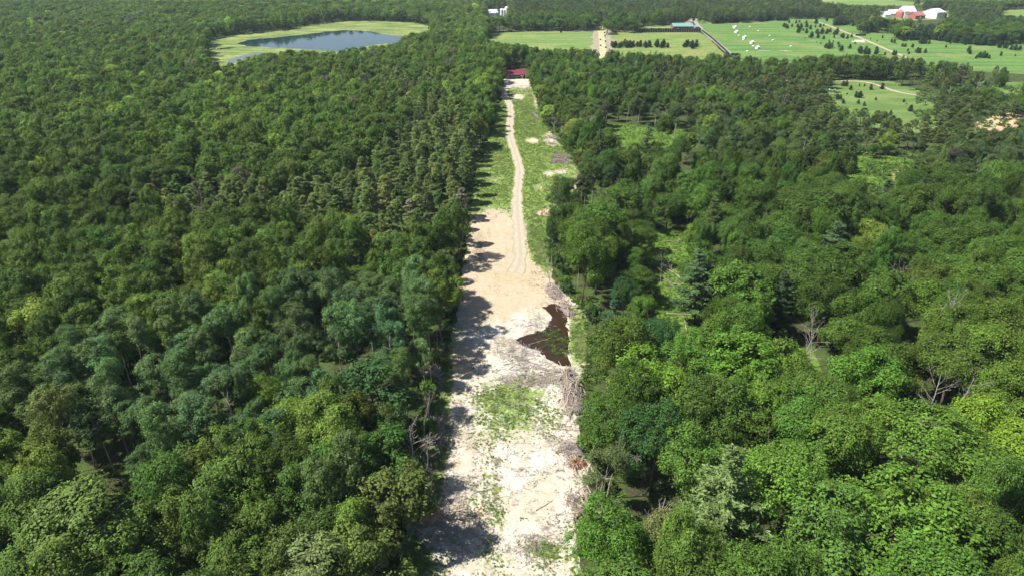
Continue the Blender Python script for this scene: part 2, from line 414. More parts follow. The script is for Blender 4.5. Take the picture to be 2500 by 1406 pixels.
VIS = {  # open ground as seen
 'clr': [(1225, 200), (1225, 240), (1215, 265), (1213, 300), (1197, 345), (1182, 390), (1164, 450), (1150, 520), (1148, 600), (1140, 680), (1130, 760), (1116, 800), (1106, 850), (1108, 900), (1100, 960), (1090, 1100), (1080, 1200), (1040, 1300), (1015, 1450), (1405, 1450), (1412, 1300), (1425, 1200), (1430, 1150), (1412, 1110), (1412, 1060), (1425, 1000), (1424, 925), (1440, 880), (1432, 800), (1404, 760), (1372, 720), (1340, 690), (1326, 640), (1326, 560), (1338, 520), (1345, 470), (1345, 440), (1425, 440), (1395, 385), (1350, 335), (1325, 300), (1315, 260), (1300, 215)],
 'marsh': [(512, 96), (600, 84), (690, 76), (760, 61), (830, 53), (920, 53), (1000, 56), (1058, 68), (1058, 74), (1000, 80), (985, 96), (960, 106), (900, 111), (840, 122), (760, 125), (700, 122), (660, 126), (600, 140), (560, 154), (512, 150)],
 'west': [(1182, 101), (1215, 80), (1300, 78), (1463, 77), (1463, 120), (1400, 116), (1330, 120), (1270, 106)],
 'mid': [(1485, 80), (1552, 82), (1700, 80), (1735, 100), (1762, 126), (1710, 135), (1660, 132), (1580, 126), (1495, 124)],
 'barnyard': [(1560, 66), (1640, 63), (1642, 76), (1560, 76)],
 'big': [(1700, 47), (1740, 60), (1830, 58), (1900, 48), (2000, 47), (2060, 50), (2100, 83), (2170, 82), (2185, 97), (2270, 98), (2330, 103), (2440, 112), (2500, 108), (2560, 108), (2560, 168), (2500, 166), (2420, 160), (2330, 150), (2240, 138), (2190, 135), (2100, 131), (2000, 130), (1930, 140), (1870, 141), (1780, 128), (1735, 92)],
 'nook': [(2225, 68), (2300, 70), (2280, 80), (2235, 82)],
 'meadow': [(2030, 206), (2090, 199), (2170, 206), (2225, 228), (2238, 255), (2245, 288), (2205, 287), (2150, 262), (2090, 257), (2040, 236)],
 'strip': [(2330, 202), (2400, 201), (2560, 206), (2560, 216), (2420, 213), (2340, 211)],
 'sandlot': [(2385, 300), (2420, 290), (2560, 290), (2560, 332), (2450, 335), (2400, 322)],
 'glade': [(2080, 400), (2160, 391), (2225, 404), (2200, 440), (2120, 456), (2078, 432)],
 'cut': [(1590, 580), (1640, 558), (1700, 570), (1685, 610), (1665, 640), (1655, 700), (1690, 765), (1682, 835), (1640, 815), (1612, 720), (1588, 650)],
 'lit': [(1490, 314), (1600, 320), (1680, 334), (1640, 344), (1520, 336)],
 'drive': [(1460, 66), (1478, 66), (1485, 140), (1464, 140)],
 'lane': [(1676, 46), (1696, 46), (1725, 78), (1775, 128), (1762, 130), (1700, 80)],
 'far_a': [(1990, 0), (2200, 4), (2265, 10), (2180, 13), (2080, 12)], 'far_b': [(2440, 26), (2560, 20), (2560, 40), (2450, 36)], 'far_c': [(1980, -30), (2420, -30), (2380, -2), (2000, -2)],
 'farm': [(2178, 28), (2320, 26), (2312, 44), (2230, 46), (2140, 41)],
 'silos': [(1188, 30), (1240, 28), (1240, 37), (1190, 38)],
 'barnroof': [(1640, 60), (1700, 60), (1712, 76), (1642, 76)],
 'shed': [(1228, 170), (1294, 170), (1297, 197), (1226, 197)],
}
BASEONLY = {  # ground kept free of trunks (soft woodland edges, thin openings)
 'sandlot2': [(2335, 322), (2400, 300), (2560, 285), (2560, 345), (2440, 352), (2370, 365)],
 'meadow': [(2010, 200), (2250, 196), (2300, 240), (2260, 300), (2050, 262)],
 'path': [(1880, 194), (2130, 196), (2240, 228), (2300, 238), (2240, 240), (2110, 206), (1880, 203)],
 'cut2': [(1565, 580), (1585, 570), (1700, 555), (1700, 620), (1670, 680), (1705, 790), (1690, 860), (1640, 850), (1585, 740)],
 'glade2': [(2060, 380), (2260, 385), (2260, 450), (2110, 475), (2050, 440)],
 'openright': [(1905, 855), (1960, 850), (2000, 960), (1990, 1030), (1940, 1000)],
 'lit': [(1470, 300), (1560, 310), (1640, 330), (1600, 350), (1480, 335)],
}
BW = {k: polyW(v) for k, v in BASEONLY.items()}

# ------------------------------------------------------------------ ground surfaces
def ground_mat():
    m, nt, out = newmat("forest floor")
    a = noise(nt, .25, 5); b = noise(nt, 2.2, 4)
    c = mixc(nt, ramp(nt, a, .4, .62), (.05, .055, .025), (.06, .11, .025))
    c = mixc(nt, ramp(nt, b, .45, .75), c, (.11, .10, .055))
    princ(nt, out, c, 1.0, .05, bump=b, bstr=.6, bdist=.3); return m
def grass_mat(name, c1, c2, c3, sc=(.008, .05, 1), fine=.6, spots=None):
    m, nt, out = newmat(name)
    a = noise(nt, 1.0, 5, .6, sc=sc); b = noise(nt, fine, 4, .65); d = noise(nt, .02, 3)
    c = mixc(nt, ramp(nt, a, .38, .62), c1, c2)
    c = mixc(nt, ramp(nt, d, .52, .66), c, c3)
    c = mixc(nt, math_(nt, 'MULTIPLY', ramp(nt, b, .42, .68), .5), c, tuple(x * .5 for x in c1))
    princ(nt, out, c, 1.0, .05, bump=b, bstr=.6, bdist=.25); return m
gm = MB(); S = 6000
gm.add([(-S, -600, 0), (S, -600, 0), (S, 9000, 0), (-S, 9000, 0)], [(0, 1, 2, 3)])
gm.obj("ground", ground_mat(), kind="structure", label="dark forest floor under the trees", )
def sheet(name, poly, z, mat, label, jit=1.5, step=4.0, kind="structure", world=False, seed=1, **k):
    W = np.array(poly, float) if world else polyW(poly)
    pts = []
    for i in range(len(W)):
        a, b = W[i], W[(i + 1) % len(W)]; L = np.hypot(*(b - a)); n = max(1, int(L / step))
        nr = np.array([-(b - a)[1], (b - a)[0]]) / (L + 1e-9)
        for j in range(n):
            q = a + (b - a) * j / n
            q = q + nr * jit * (2 * fbm(q[0] / (step * 2.5), q[1] / (step * 2.5), seed, 3) - 1) * 2
            pts.append((q[0], q[1], z))
    from mathutils.geometry import tessellate_polygon
    tri = tessellate_polygon([[Vector(p) for p in pts]])
    V = np.array(pts); F = []
    for t in tri:
        a, b, c = (V[i][:2] for i in t); cr = (b[0] - a[0]) * (c[1] - a[1]) - (b[1] - a[1]) * (c[0] - a[0])
        F.append(t if cr > 0 else (t[0], t[2], t[1]))
    return link(name, mesh_np(name, V, np.array(F), mat), kind=kind, label=label, **k)
PAST = grass_mat("pasture grass", (.095, .185, .05), (.16, .265, .07), (.20, .25, .085), (.012, .11, 1), .35)
PAST2 = grass_mat("mown field grass", (.12, .215, .06), (.22, .29, .09), (.25, .28, .09), (.015, .10, 1), .35)
MEAD = grass_mat("meadow grass", (.11, .185, .05), (.18, .25, .08), (.085, .16, .04), (.03, .06, 1), .8)
LUSH = grass_mat("lush green undergrowth", (.08, .15, .025), (.15, .24, .04), (.12, .17, .05), (.1, .2, 1), .9)
MARSH = grass_mat("yellow green marsh", (.10, .17, .05), (.32, .35, .12), (.15, .20, .07), (.03, .14, 1), .3)
M_GRAVEL = simple("pale gravel", (.50, .44, .36), .95, .18, .8)
M_DIRTROAD = simple("dirt road", (.40, .34, .24), .95, .2, .5)
M_ASPH = simple("grey track", (.30, .29, .26), .95, .15, .5)
sheet("marsh", [(500, 96), (600, 82), (690, 73), (760, 59), (830, 51), (920, 51), (1000, 54), (1075, 66), (1090, 80), (1060, 100), (960, 130), (840, 145), (700, 150), (620, 160), (560, 180), (490, 175)], .04, MARSH, "yellow green floating marsh ring around the lake", 2.0, 8)
sheet("west_field", [(1165, 110), (1195, 82), (1300, 77.5), (1466, 76.5), (1466, 135), (1400, 145), (1250, 140)], .04, PAST2, "striped mown field left of the pale drive", .8, 8)
sheet("middle_field", [(1476, 79), (1552, 81), (1705, 79.5), (1740, 98), (1790, 140), (1700, 150), (1480, 150)], .04, grass_mat("patchy yellow grass", (.12, .22, .06), (.27, .29, .09), (.25, .26, .09), (.03, .12, 1), .35), "patchy green and yellow field right of the pale drive", .8, 8)
sheet("barn_yard_field", [(1555, 66), (1660, 60), (1700, 62), (1720, 79), (1560, 76.5)], .05, PAST2, "pale grass behind the long dark fence", .8, 8)
sheet("pasture", [(1694, 45), (1740, 56), (1900, 44), (2010, 43), (2100, 48), (2200, 62), (2320, 66), (2450, 100), (2620, 92), (2620, 188), (2330, 172), (2100, 150), (1870, 165), (1790, 150), (1722, 88)], .04, PAST, "big green pasture dotted with small pines and white sheds", 1.0, 10)
sheet("small_meadow", [(2000, 203), (2090, 196), (2180, 200), (2260, 228), (2290, 260), (2290, 330), (2180, 320), (2060, 300), (2010, 250)], .04, MEAD, "small meadow with scattered bushes on the right", 1.2, 6)
sheet("meadow_strip", [(2310, 200), (2400, 199), (2640, 204), (2640, 232), (2420, 232), (2320, 225)], .04, MEAD, "narrow strip of meadow at the right edge", 1.0, 6)
sheet("glade", [(2050, 385), (2180, 380), (2280, 400), (2270, 460), (2150, 500), (2060, 480)], .04, LUSH, "sunny lush glade among the trees on the right", 1.2, 4)
sheet("glade_path", [(2176, 414), (2222, 414), (2226, 436), (2180, 440)], .07, simple("dry yellow grass", (.34, .33, .12), .95, .2, 1), "patch of dry grass in the sunny glade", .6, 2, seed=5)
sheet("sand_lot", [(2330, 330), (2400, 288), (2480, 272), (2680, 280), (2680, 345), (2480, 352), (2390, 372)], .05, simple("orange sand", (.52, .38, .23), .95, .2, .5), "bare orange sand among thin pines at the right edge", 1.5, 3)
sheet("bright_undergrowth", [(1300, 340), (1450, 300), (1700, 320), (1700, 360), (1480, 365), (1340, 380)], .045, LUSH, "bright undergrowth showing below bare trunks", 1.5, 5)
sheet("cut_glade", [(1580, 580), (1640, 550), (1710, 560), (1700, 620), (1680, 690), (1715, 780), (1700, 880), (1630, 870), (1595, 740), (1575, 650)], .045, LUSH, "narrow grassy glade with fallen logs right of the clearing", 1.2, 3)
sheet("open_gap", [(1890, 850), (1970, 850), (2020, 950), (2010, 1060), (1930, 1010), (1895, 930)], .045, LUSH, "small grassy gap around a leaning dead trunk", 1.0, 3)
for i, (pl, lb) in enumerate([([(1980, -20), (2200, 3), (2275, 10), (2190, 15), (2060, 13), (1990, 3)], "pale yellow far field behind the farm"), ([(2425, 20), (2640, 14), (2640, 46), (2440, 40)], "pale far field at the top right corner"), ([(1950, -45), (2700, -45), (2700, -2), (2440, 6), (2300, -4), (1980, -6)], "far grey green field along the top right"), ([(270, 0), (325, -2), (320, 5), (275, 5)], "tiny tan field far away at the top left"), ([(2170, 30), (2330, 27), (2320, 46), (2225, 52), (2130, 45)], "farmyard grass between the red barns")]):
    sheet("field", pl, .04, PAST2, lb, .5, 12, seed=20 + i)
def strip(name, pts, mat, z, label, n=60, kind="structure", jit=.25, hf=None, **k):
    p = np.array(pts, float); X, Y = G(p[:, 0], p[:, 1]); xs, ys, ws = smooth_path(X, Y, p[:, 2], n)
    return strip_w(name, xs, ys, ws, mat, z, label, kind, jit, hf, **k)
def strip_w(name, xs, ys, ws, mat, z, label, kind="structure", jit=.25, hf=None, m=7, **k):
    T = np.stack([np.gradient(xs), np.gradient(ys)], 1); T = unit(T); Nn = np.stack([-T[:, 1], T[:, 0]], 1)
    t = np.linspace(-.5, .5, m); V = []
    for i in range(len(xs)):
        jl = 1 + jit * (2 * vnoise(np.array(i * .35), np.array(0.), 3) - 1); jr = 1 + jit * (2 * vnoise(np.array(i * .35), np.array(9.), 4) - 1)
        for q in t: V.append((*(np.array([xs[i], ys[i]]) + Nn[i] * q * ws[i] * (jl if q < 0 else jr)), z))
    V = np.array(V)
    if hf is not None: V[:, 2] = hf(V[:, 0], V[:, 1]) + z
    F = [(i * m + j, i * m + j + 1, (i + 1) * m + j + 1, (i + 1) * m + j) for i in range(len(xs) - 1) for j in range(m - 1)]
    AC = np.tile(t, len(xs)); F = np.array(F); a, b, c = V[F[0][0]], V[F[0][1]], V[F[0][2]]
    if (b[0] - a[0]) * (c[1] - a[1]) - (b[1] - a[1]) * (c[0] - a[0]) < 0: F = F[:, ::-1]
    me_ = mesh_np(name, V, F, mat); a_ = me_.attributes.new('across', 'FLOAT', 'POINT'); a_.data.foreach_set('value', np.abs(AC).astype(np.float32))
    return link(name, me_, kind=kind, label=label, **k)
strip("drive_verge", [(1463, 66, 13), (1469, 80, 22), (1470, 100, 22), (1471, 120, 20), (1473, 150, 17)], simple("bare verge", (.30, .27, .19), .95, .3, .2), .07, "bare sandy verge beside the pale drive")
strip("drive", [(1460, 64, 9), (1468, 67, 9), (1468, 80, 7.5), (1470, 100, 6.5), (1471, 120, 6), (1473, 150, 6)], simple("yellow dirt drive", (.42, .40, .22), .95, .2, .2), .10, "pale yellow dirt drive running between the two fields", jit=.1)
strip("farm_road", [(1150, 75, 5), (1300, 75.5, 5), (1465, 75.5, 5), (1560, 78, 6), (1640, 77, 7)], M_ASPH, .08, "grey farm road along the back of the fields", jit=.2)
strip("lane", [(1664, 62, 7), (1682, 54, 9), (1690, 49, 8), (1700, 46, 7)], M_GRAVEL, .08, "pale curved lane beside the green roofed barn", jit=.1)
strip("diagonal_lane", [(1692, 46, 5), (1703, 62, 5), (1718, 78, 5), (1745, 100, 5), (1785, 135, 5)], M_ASPH, .08, "straight lane running diagonally beside the pasture fence", jit=.1)
strip("pasture_track", [(1985, 50, 4), (2030, 66, 4), (2080, 85, 4), (2130, 106, 3.5), (2180, 128, 3.5), (2215, 142, 3.5)], M_DIRTROAD, .08, "pale dirt track crossing the pasture")
strip("meadow_path", [(1870, 197, 3.4), (1960, 198, 3.4), (2080, 198, 3.4), (2120, 201, 3.2), (2160, 214, 3.2), (2185, 225, 3.2), (2235, 233, 3.2), (2300, 238, 3)], M_DIRTROAD, .08, "pale sandy path curving past the small meadow")
sheet("parking", [(2085, 98), (2110, 99), (2112, 105), (2078, 103)], .09, M_GRAVEL, "pale gravel patch beside the pasture track", .3, 3)
sheet("barn_apron", [(1570, 76.5), (1640, 70.5), (1645, 77), (1570, 79)], .09, M_GRAVEL, "white gravel apron beside the green roofed barn", .3, 4)

# water
def water_mat(name, col, rough, bump, bs, coat=None):
    m, nt, out = newmat(name)
    b = noise(nt, bs, 3); p = princ(nt, out, col, rough, .5, bump=b, bstr=bump, bdist=.05)
    p.inputs['IOR'].default_value = 1.33
    return m
lake = sheet("lake", [(578, 107), (605, 99), (680, 92), (740, 85), (800, 78), (850, 75), (900, 77), (925, 84), (985, 91), (975, 104), (900, 112), (850, 128), (760, 122), (700, 119), (640, 115), (600, 113)], .09, water_mat("lake water", (.010, .035, .06), .05, .03, .3), "dark blue lake reflecting the sky inside the marsh", 2.6, 3.5, seed=9)
sheet("backwater", [(553, 148), (580, 140), (620, 130), (640, 128), (640, 136), (600, 144), (560, 158)], .09, water_mat("shallow water", (.10, .12, .11), .1, .05, .3), "pale shallow backwater at the near left end of the marsh", .8, 4, seed=4)
sheet("pool_gap", [(535, 119), (560, 116), (575, 117), (560, 120.5), (540, 121)], .09, water_mat("marsh water", (.02, .025, .02), .06, .05, .3), "small dark open pool in the marsh left of the lake", .5, 4, seed=4)

# clearing: one relief sheet with sand / dry debris / green masks
def hbase(x, y): return .10 + .18 * fbm(x / 11, y / 11, 5, 2)
def pond_d(x, y):
    d = np.full(np.shape(x), 1e9); n = len(PONDW)
    for i in range(n):
        a = PONDW[i]; b = PONDW[(i + 1) % n]; ab = b - a; L2 = (ab ** 2).sum()
        t = np.clip(((x - a[0]) * ab[0] + (y - a[1]) * ab[1]) / L2, 0, 1)
        d = np.minimum(d, np.hypot(x - a[0] - t * ab[0], y - a[1] - t * ab[1]))
    return np.where(inside(PONDW, x, y), -d, d)
def blobs(u, v, B, bg=0.0):
    r = np.full(np.shape(u), bg, float)
    for (cu, cv, ru, rv, val) in B:
        w_ = np.exp(-(((u - cu) / ru) ** 2 + ((v - cv) / rv) ** 2) ** 1.5)
        r = r * (1 - w_) + val * w_
    return r
GREEN = [(1250, 400, 200, 190, .78), (1200, 350, 60, 200, .85), (1262, 205, 60, 9, .02), (1300, 300, 40, 60, .85), (1215, 600, 62, 80, .02), (1200, 565, 45, 45, .02), (1235, 640, 70, 70, .05), (1230, 740, 110, 90, .03), (1315, 590, 26, 60, .95), (1335, 640, 16, 30, .8), (1260, 520, 14, 60, .3),
         (1350, 340, 26, 22, .35), (1300, 345, 20, 8, .3), (1340, 425, 16, 8, .35), (1315, 460, 14, 8, .45), (1372, 420, 20, 9, .4), (1240, 345, 30, 20, .6), (1265, 238, 14, 6, .1), (1310, 240, 9, 30, .4), (1205, 440, 30, 12, .55),
         (1280, 820, 120, 40, .05), (1300, 900, 80, 50, .22), (1420, 830, 34, 60, .95), (1400, 760, 18, 14, .6), (1100, 870, 20, 60, .5), (1130, 900, 40, 40, .12), (1250, 1000, 100, 75, .60), (1240, 970, 80, 30, .62), (1340, 1020, 40, 40, .45), (1380, 960, 22, 30, .3), (1065, 1000, 30, 90, .55), (1125, 1050, 34, 90, .22), (1240, 1060, 60, 22, .5), (1060, 1130, 36, 80, .75), (1110, 1150, 34, 70, .12), (1195, 1150, 20, 70, .42), (1290, 1180, 100, 90, .06), (1340, 1100, 60, 20, .3), (1180, 1240, 60, 50, .32), (1390, 1240, 26, 34, .3), (1290, 1290, 40, 30, .3), (1210, 1360, 80, 60, .42), (1330, 1345, 40, 22, .8), (1260, 1350, 18, 40, .35), (1120, 1340, 90, 60, .22), (1060, 1390, 40, 40, .5), (1400, 1380, 50, 60, .45), (1040, 1250, 40, 30, .4), (1052, 1060, 42, 140, .95), (1030, 1230, 32, 60, .8), (1000, 1370, 50, 70, .8), (1078, 900, 26, 70, .9), (1200, 1240, 36, 170, .42), (1200, 1500, 200, 80, .4)]
TAN = [(1220, 700, 110, 90, .15), (1200, 600, 80, 90, .2), (1260, 820, 110, 30, .9), (1300, 780, 50, 30, .85), (1130, 890, 34, 30, .2), (1310, 900, 110, 60, .8), (1270, 1000, 140, 100, .7), (1290, 1190, 130, 90, .95), (1200, 1350, 200, 90, .75), (1100, 1250, 100, 60, .45), (1255, 205, 60, 10, .7)]
DIRT = [(1225, 1165, 26, 12, .55), (1265, 1148, 30, 9, .6), (1215, 1130, 14, 22, .7), (1212, 1205, 14, 34, .75), (1290, 1120, 18, 7, .6), (1405, 1120, 30, 34, .8), (1060, 1260, 44, 26, .8), (1410, 1240, 22, 30, .8), (1300, 930, 90, 24, .7), (1270, 870, 60, 26, .5), (1390, 970, 20, 80, .6), (1350, 1080, 40, 24, .6), (1170, 610, 22, 60, .6), (1300, 690, 30, 10, .3), (1240, 640, 30, 30, .35), (1200, 790, 60, 14, .35), (1060, 1320, 60, 40, .5), (1240, 835, 60, 14, .6)]
rows = []
y = YTOP
while y > YBOT: rows.append(y); y -= max(.35, .0016 * (y - 60) + .35)
rows = np.array(rows); NC = 84
tt = np.linspace(0, 1, NC)
l, r = clear_x(rows)
l = l + (fbm(rows / 5, rows * 0, 11) - .5) * 4; r = r + (fbm(rows / 5, rows * 0, 12) - .5) * 3
CX = l[:, None] + (r - l)[:, None] * tt[None]; CY = np.repeat(rows[:, None], NC, 1) + (fbm(CX / 4, CX * 0 + 3, 6) - .5) * 1.0
cx, cy = CX.ravel(), CY.ravel()
pd = pond_d(cx, cy) + (fbm(cx / 2.2, cy / 2.2, 31) - .5) * 1.1; td = track_d(cx, cy)
edge = np.minimum(np.repeat(tt[None], len(rows), 0), 1 - np.repeat(tt[None], len(rows), 0)).ravel()
hb = hbase(cx, cy)
cu_, cv_, _ = P(cx, cy, 0)
rough = blobs(cu_, cv_, [(1280, 860, 90, 34, 1.0), (1300, 920, 90, 30, 1.2), (1300, 790, 60, 24, .8), (1390, 980, 30, 90, 1.), (1240, 1120, 70, 60, .6), (1100, 1290, 90, 90, .9), (1300, 1330, 130, 60, .8)], .35)
bump = (fbm(cx / 2.2, cy / 1.3, 8, 4) - .45) * .75 * rough + (fbm(cx / .7, cy / .7, 9, 2) - .5) * .16 * (.4 + rough)
hz = hb + bump * sstep(.3, 2.5, td)
hz = np.where(pd < 0, .02, np.minimum(hz, .09 + np.clip(pd, 0, 9) * .35)); hz = np.maximum(hz, .02)
hz = .02 + (hz - .02) * sstep(0, .03, edge)
def h_clear(x, y): return .15 + 0 * np.asarray(x, float)
me = mesh_np("clearing", np.stack([cx, cy, hz], 1), np.array([(i * NC + j, (i + 1) * NC + j, (i + 1) * NC + j + 1, i * NC + j + 1) for i in range(len(rows) - 1) for j in range(NC - 1)]), [])
for nm, arr in (("green", blobs(cu_, cv_, GREEN, .3)), ("pale", blobs(cu_, cv_, TAN, .5)), ("dirt", blobs(cu_, cv_, DIRT, 0.))):
    a = me.attributes.new(nm, 'FLOAT', 'POINT'); a.data.foreach_set("value", arr.astype(np.float32))
def clear_mat():
    m, nt, out = newmat("sand and regrowth")
    at = {k: N(nt, "ShaderNodeAttribute", attribute_name=k).outputs['Fac'] for k in ("green", "pale", "dirt")}
    n1 = noise(nt, .35, 5, .65); n2 = noise(nt, 1.6, 5, .7); n3 = noise(nt, 6, 3, .7); n4 = noise(nt, 1.2, 4, .7, sc=(.35, 1.6, 1))
    sand = mixc(nt, ramp(nt, math_(nt, 'ADD', at["pale"], math_(nt, 'MULTIPLY_ADD', n1, .8, -.4)), .3, .7), (.50, .40, .285), (.58, .535, .465))
    sand = mixc(nt, math_(nt, 'MULTIPLY', ramp(nt, n4, .52, .72), .5), sand, (.29, .225, .165))
    sand = mixc(nt, math_(nt, 'MULTIPLY', ramp(nt, n3, .58, .7), math_(nt, 'MULTIPLY_ADD', at["pale"], .5, .1)), sand, (.18, .14, .10))
    sand = mixc(nt, ramp(nt, math_(nt, 'ADD', at["dirt"], math_(nt, 'MULTIPLY_ADD', n2, 1.2, -.6)), .35, .75), sand, (.21, .165, .125))
    rut = noise(nt, 1.0, 3, .6, sc=(.9, .07, 1)); rt_ = math_(nt, 'MULTIPLY', ramp(nt, rut, .56, .66), ramp(nt, n2, .35, .6)); sand = mixc(nt, math_(nt, 'MULTIPLY', rt_, .45), sand, (.27, .215, .165))
    big = noise(nt, .09, 4, .6); sand = mixc(nt, math_(nt, 'MULTIPLY', ramp(nt, big, .45, .62), .42), sand, (.37, .335, .20))
    gr = mixc(nt, ramp(nt, n1, .4, .62), (.12, .21, .035), (.22, .29, .08))
    gr = mixc(nt, ramp(nt, n2, .55, .7), gr, (.33, .34, .15))
    gf = ramp(nt, math_(nt, 'ADD', at["green"], math_(nt, 'MULTIPLY_ADD', math_(nt, 'ADD', n2, n1), .9, -.9)), .40, .58)
    c = mixc(nt, gf, sand, gr)
    princ(nt, out, c, 1.0, .05, bump=math_(nt, 'ADD', n2, n3), bstr=.7, bdist=.12)
    return m
me.materials.append(clear_mat())
link("clearing", me, kind="structure", label="long straight clearing of sand and regrowth cut through the forest")
def zclear(x, y):
    """height of the clearing surface near a point"""
    i = int(np.argmin(np.abs(rows - y))); row = CX[i]
    if x < row[0] or x > row[-1]: return 0.0
    j = int(np.argmin(np.abs(row - x))); return float(hz[i * NC + j])
def track_mat():
    m, nt, out = newmat("packed sand track")
    n1 = noise(nt, .5, 5, .65); n2 = noise(nt, 3, 4, .7)
    c = mixc(nt, ramp(nt, n1, .4, .65), (.47, .40, .30), (.40, .355, .29)); c = mixc(nt, math_(nt, 'MULTIPLY', ramp(nt, n2, .55, .7), .4), c, (.30, .25, .19))
    ac = N(nt, "ShaderNodeAttribute", attribute_name='across').outputs['Fac']; cen = ramp(nt, math_(nt, 'ADD', ac, math_(nt, 'MULTIPLY_ADD', n1, .3, -.15)), .06, .16, 1, 0)
    edg = ramp(nt, math_(nt, 'ADD', ac, math_(nt, 'MULTIPLY_ADD', n2, .5, -.25)), .36, .5)
    c = mixc(nt, math_(nt, 'MULTIPLY', cen, .3), c, (.27, .24, .16)); c = mixc(nt, math_(nt, 'MULTIPLY', edg, .75), c, (.26, .28, .13))
    princ(nt, out, c, 1, .05, bump=n2, bstr=.5, bdist=.06); return m
strip_w("dirt_track", SX, SY, SW, track_mat(), .05, "pale dirt track winding up the green clearing to the red roof", hf=lambda x, y: hbase(x, y), jit=.3, m=13)
px_, py_ = PONDW.mean(0)
sheet("pond", PONDW + (PONDW - PONDW.mean(0)) * .06, .075, water_mat("tea brown water", (.038, .021, .012), .06, .03, 1.5), "tea brown pond on the right side of the sandy clearing", .2, 1, world=True)

# ------------------------------------------------------------------ forest scatter
def grid(s, x0, x1, y0, y1, rng, jit=.36):
    ny = int((y1 - y0) / (s * .866)); nx = int((x1 - x0) / s)
    iy, ix = np.mgrid[0:ny, 0:nx]
    X = x0 + (ix + .5 * (iy % 2)) * s + rng.uniform(-jit, jit, ix.shape) * s; Y = y0 + iy * s * .866 + rng.uniform(-jit, jit, ix.shape) * s
    return X.ravel(), Y.ravel()
def infr(x, y, mu=260, mb=420, mt=60):
    u, v, d = P(x, y, 0); u2, v2, d2 = P(x, y, 18)
    return (d > 5) & (u > -mu) & (u < 2500 + mu) & (v2 < 1406 + mb) & (v > -mt)
pts = []
for (s, side, ya, yb) in ((6.0, -1, 40, 330), (7.6, 1, 40, 330), (6.6, 0, 330, 720), (8.4, 0, 720, 2300)):
    xm = yb * 1.05 + 60
    X, Y = grid(s, -xm, xm, ya, yb, RNG)
    c, d = clear_x(Y); mid = (c + d) / 2
    k = infr(X, Y) & ((side == 0) | (np.sign(X - mid) == side))
    pts.append(np.stack([X[k], Y[k], np.full(k.sum(), s)], 1))
pts = np.vstack(pts)
x, y, s0 = pts.T
U, V_, D = P(x, y, 0)
n_big = fbm(x / 60, y / 60, 40); n_med = fbm(x / 22, y / 22, 41); rr = RNG.random(len(x)); rr2 = RNG.random(len(x))
side = np.where(x > sum(clear_x(y)) / 2, 1, -1)
KN = ['maple_tree', 'aspen_tree', 'oak_tree', 'pine_tree', 'white_pine', 'young_pine']
kind = np.full(len(x), 2)
# left
Lm = side < 0
def blob(cu, cv, ru, rv): return np.exp(-(((U - cu) / ru) ** 2 + ((V_ - cv) / rv) ** 2))
asp = blob(600, 1050, 440, 170) + .9 * blob(900, 880, 220, 130) + .7 * blob(300, 1150, 300, 130) + .6 * blob(850, 1330, 150, 90)
pin = blob(1060, 430, 150, 160) * 1.3 + blob(620, 560, 420, 75) * 1.1 + blob(900, 230, 300, 70) * .7 + blob(1000, 560, 130, 100) * 1.2
mp = blob(760, 1150, 120, 60) + blob(250, 1320, 250, 90) * .8 + .35
sc_ = np.stack([mp + .35 * rr, asp * 1.45 + .35 * rr2, .75 + .5 * n_med + 0 * rr, pin * 1.35 + .9 * (n_med - .5) + .35 * (rr - .5)], 1)
kL = np.argmax(sc_, 1)
# right
wp = blob(1680, 800, 120, 120) * .5 + blob(2100, 600, 300, 130) * .55 + blob(1800, 175, 500, 28) * 1.1 + blob(2300, 190, 200, 30) + .18
pr = blob(2250, 320, 320, 75) * 1.5 + blob(1900, 260, 200, 60) * .7 + blob(2300, 210, 150, 25) * .8 + blob(1700, 240, 300, 40) * .4
ar = blob(1420, 560, 90, 80) * 1.1 + blob(2350, 450, 160, 60) + blob(1850, 430, 200, 60) * .6 + blob(1600, 330, 200, 35) * .7
midm = sstep(620, 420, V_)
sR = np.stack([1.0 + .3 * n_med - .25 * midm, ar * 1.7 + .3 * rr2 + .75 * midm * fbm(x / 15, y / 15, 80) , .45 + .9 * n_big * rr + .5 * midm * fbm(x / 17, y / 17, 81), pr * 1.4 + .4 * (rr - .5) + .8 * midm * (fbm(x / 20, y / 20, 82) > .58), wp * 1.3 * (rr2 > .6) + 0.9 * (rr2 > .955)], 1)
kR = np.argmax(sR, 1)
kind = np.where(Lm, kL, kR)
# far band: conifer mixture
fc = (blob(1500, 20, 500, 45) * 1.3 + blob(2000, 40, 400, 16) * 1.4 + blob(2300, 60, 300, 30) * 1.3 > .62 + .5 * (n_med - .5)) & (rr < .8)
kind = np.where(fc, np.where(rr2 < .5, 4, 3), kind)
# height & crown scale
S_ = RNG.uniform(.76, 1.14, len(x)); W_ = np.ones(len(x))
base_s = {0: 1.0, 1: 1.0, 2: 1.0, 3: 1.0, 4: 1.0, 5: 1.0}
W_ = np.where((kind == 0), np.where(Lm, .78, 1.0), 1.0) * RNG.uniform(.85, 1.18, len(x))
big = (side > 0) & (kind == 0) & (rr < .25) & (V_ > 500); W_ = np.where(big, W_ * 1.35, W_); S_ = np.where(big, S_ * 1.08, S_)
W_ = np.where((kind == 2), W_ * .9, W_)
slim = (kind == 0) & (side > 0) & (rr2 < .22); W_ = np.where(slim, W_ * .62, W_); S_ = np.where(slim, S_ * 1.1, S_)
mid_ = (y > 230) & (side > 0) & (kind == 0); W_ = np.where(mid_, W_ * .76, W_)
far = y > 700; W_ = np.where(far, W_ * 1.25, W_)
S_ = np.where((V_ < 400) & (side > 0), S_ * .85, S_); S_ = S_ * (1 - .38 * np.exp(-(((U - 1545) / 50) ** 2 + ((V_ - 690) / 130) ** 2)))
S_ = np.where((blob(2200, 320, 350, 90) > .4), S_ * .7, S_)
